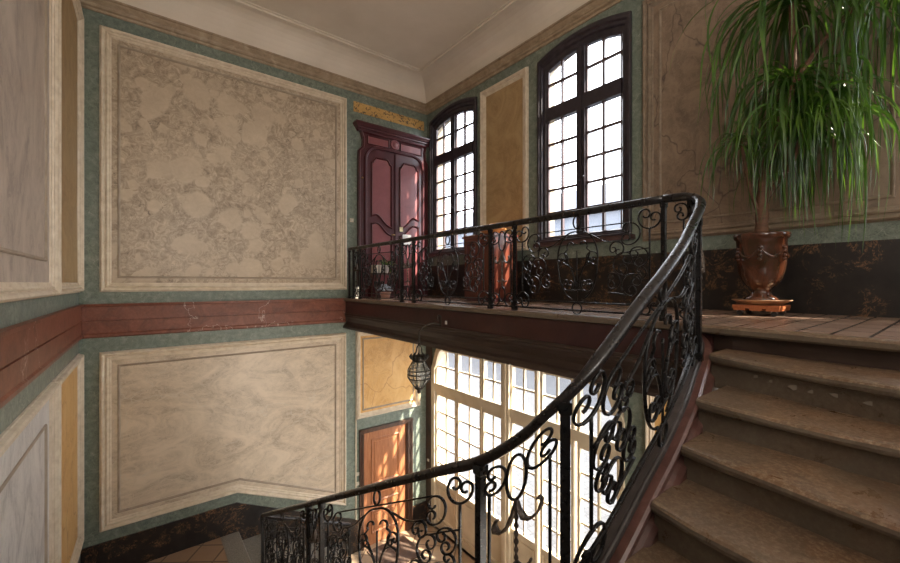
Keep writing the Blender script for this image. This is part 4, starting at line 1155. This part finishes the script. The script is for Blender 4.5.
# ------------------------------------------------------------------ hanging lantern
LX, LY = 2.74, 4.16
br = empty('lantern_bracket', (3.0, 4.05, -.50), 'dark iron bracket arm on the balcony edge', 'bracket')
MB().box((2.985, 4.03, -.56), (3.012, 4.07, -.40)).build('wall_plate', 'lampiron', br)
arm = [path_pt([(3.0,4.05,-.53),(2.90,4.08,-.50),(2.80,4.12,-.53),(2.745,4.155,-.60),(2.74,4.16,-.68)], t/6) for t in range(25)]
MB().tube(arm, .009, 8).build('arm', 'lampiron', br)
MB().tube([path_pt([(3.0,4.05,-.45),(2.97,4.06,-.40),(2.95,4.06,-.44),(2.965,4.06,-.47)], t/6) for t in range(19)], .006, 6).build('curl', 'lampiron', br)
lan = empty('hanging_lantern', (LX,LY,-1.36), 'dark caged glass lantern hanging below the balcony edge', 'lantern')
mb = MB()
for k in range(2):
    mb.tube([(LX+(.014*math.cos(t*PI/6) if k else 0), LY+(0 if k else .014*math.cos(t*PI/6)), -.70-.035*k+.026*math.sin(t*PI/6)) for t in range(12)], .005, 6, loop=True)
mb.build('chain', 'lampiron', lan)
mb = MB()
for k in range(6):
    a = k*PI/3
    P = [path_pt([(LX,LY,-.755),(LX+.03*math.cos(a),LY+.03*math.sin(a),-.80),(LX+.045*math.cos(a),LY+.045*math.sin(a),-.86),(LX+.085*math.cos(a),LY+.085*math.sin(a),-.90)], t/5) for t in range(16)]
    mb.tube(P, .006, 6)
mb.lathe([(0,.02),(.015,.01),(.02,0),(.012,-.012),(0,-.015)], (LX,LY,-.755), 10)
mb.build('hanger', 'lampiron', lan)
mb = MB().lathe([(.045,.035),(.08,.028),(.092,.0),(.088,-.03),(.075,-.045),(.055,-.04)], (LX,LY,-.925), 24)
for k in range(12):
    a = k*PI/6; c = (LX+.097*math.cos(a), LY+.097*math.sin(a), -.905)
    mb.tube([(c[0],c[1],c[2]-.03),(c[0]+.015*math.cos(a),c[1]+.015*math.sin(a),c[2]),(c[0]+.006*math.cos(a),c[1]+.006*math.sin(a),c[2]+.028)], [.012,.014,.004], 6)
mb.build('crown', 'lampiron', lan)
N8 = 8
levels = [(.078,-.965),(.142,-1.075),(.142,-1.175),(.055,-1.290)]
MB().lathe([(r-.004, z) for r, z in levels], (LX,LY,0), N8, smooth=False).build('glass', 'lampglass', lan)
mb = MB()
for k in range(N8):
    a = 2*PI*k/N8
    mb.tube([(LX+r*math.cos(a), LY+r*math.sin(a), z) for r, z in levels], .0055, 6)
for r, z in levels+[(.142,-1.125)]:
    mb.tube([(LX+r*math.cos(2*PI*k/N8), LY+r*math.sin(2*PI*k/N8), z) for k in range(N8)], .0055, 6, loop=True)
mb.build('cage', 'lampiron', lan)
MB().lathe([(.055,.0),(.058,-.012),(.035,-.03),(.018,-.045),(.026,-.06),(.012,-.078),(0,-.085)], (LX,LY,-1.288), 16).build('finial', 'lampiron', lan)

# ------------------------------------------------------------------ courtyard outside
struct(MB().box((XC+.45, -25, ZG-.35), (30, 35, ZG-.12)).build('floor_courtyard', 'paving'), 'paved courtyard beyond the glazed doors')
fb = empty('courtyard_building', (22, 8, ZG-.12), 'pale building across the courtyard seen through the windows', 'building')
MB().box((20, -6, ZG-.12), (26, 30, 3.9)).build('wall', 'facade', fb)
mb = MB(); mb.loft([[(19.7,-6.3,3.9),(26.3,-6.3,3.9),(23,-6.3,6.2)], [(19.7,30.3,3.9),(26.3,30.3,3.9),(23,30.3,6.2)]]); mb.build('roof', 'slate', fb)
for k in range(9):
    for z in (-3.8, .2):
        y = -4+3.7*k
        f = MB().box((19.93, y, z), (20.0, y+1.2, z+2.2)).build('window', 'slate', fb)
        MB().box((19.90, y+.57, z), (19.935, y+.63, z+2.2)).build('sash', 'facade', f)

for o in bpy.data.objects:
    if '_o' in o: del o['_o']
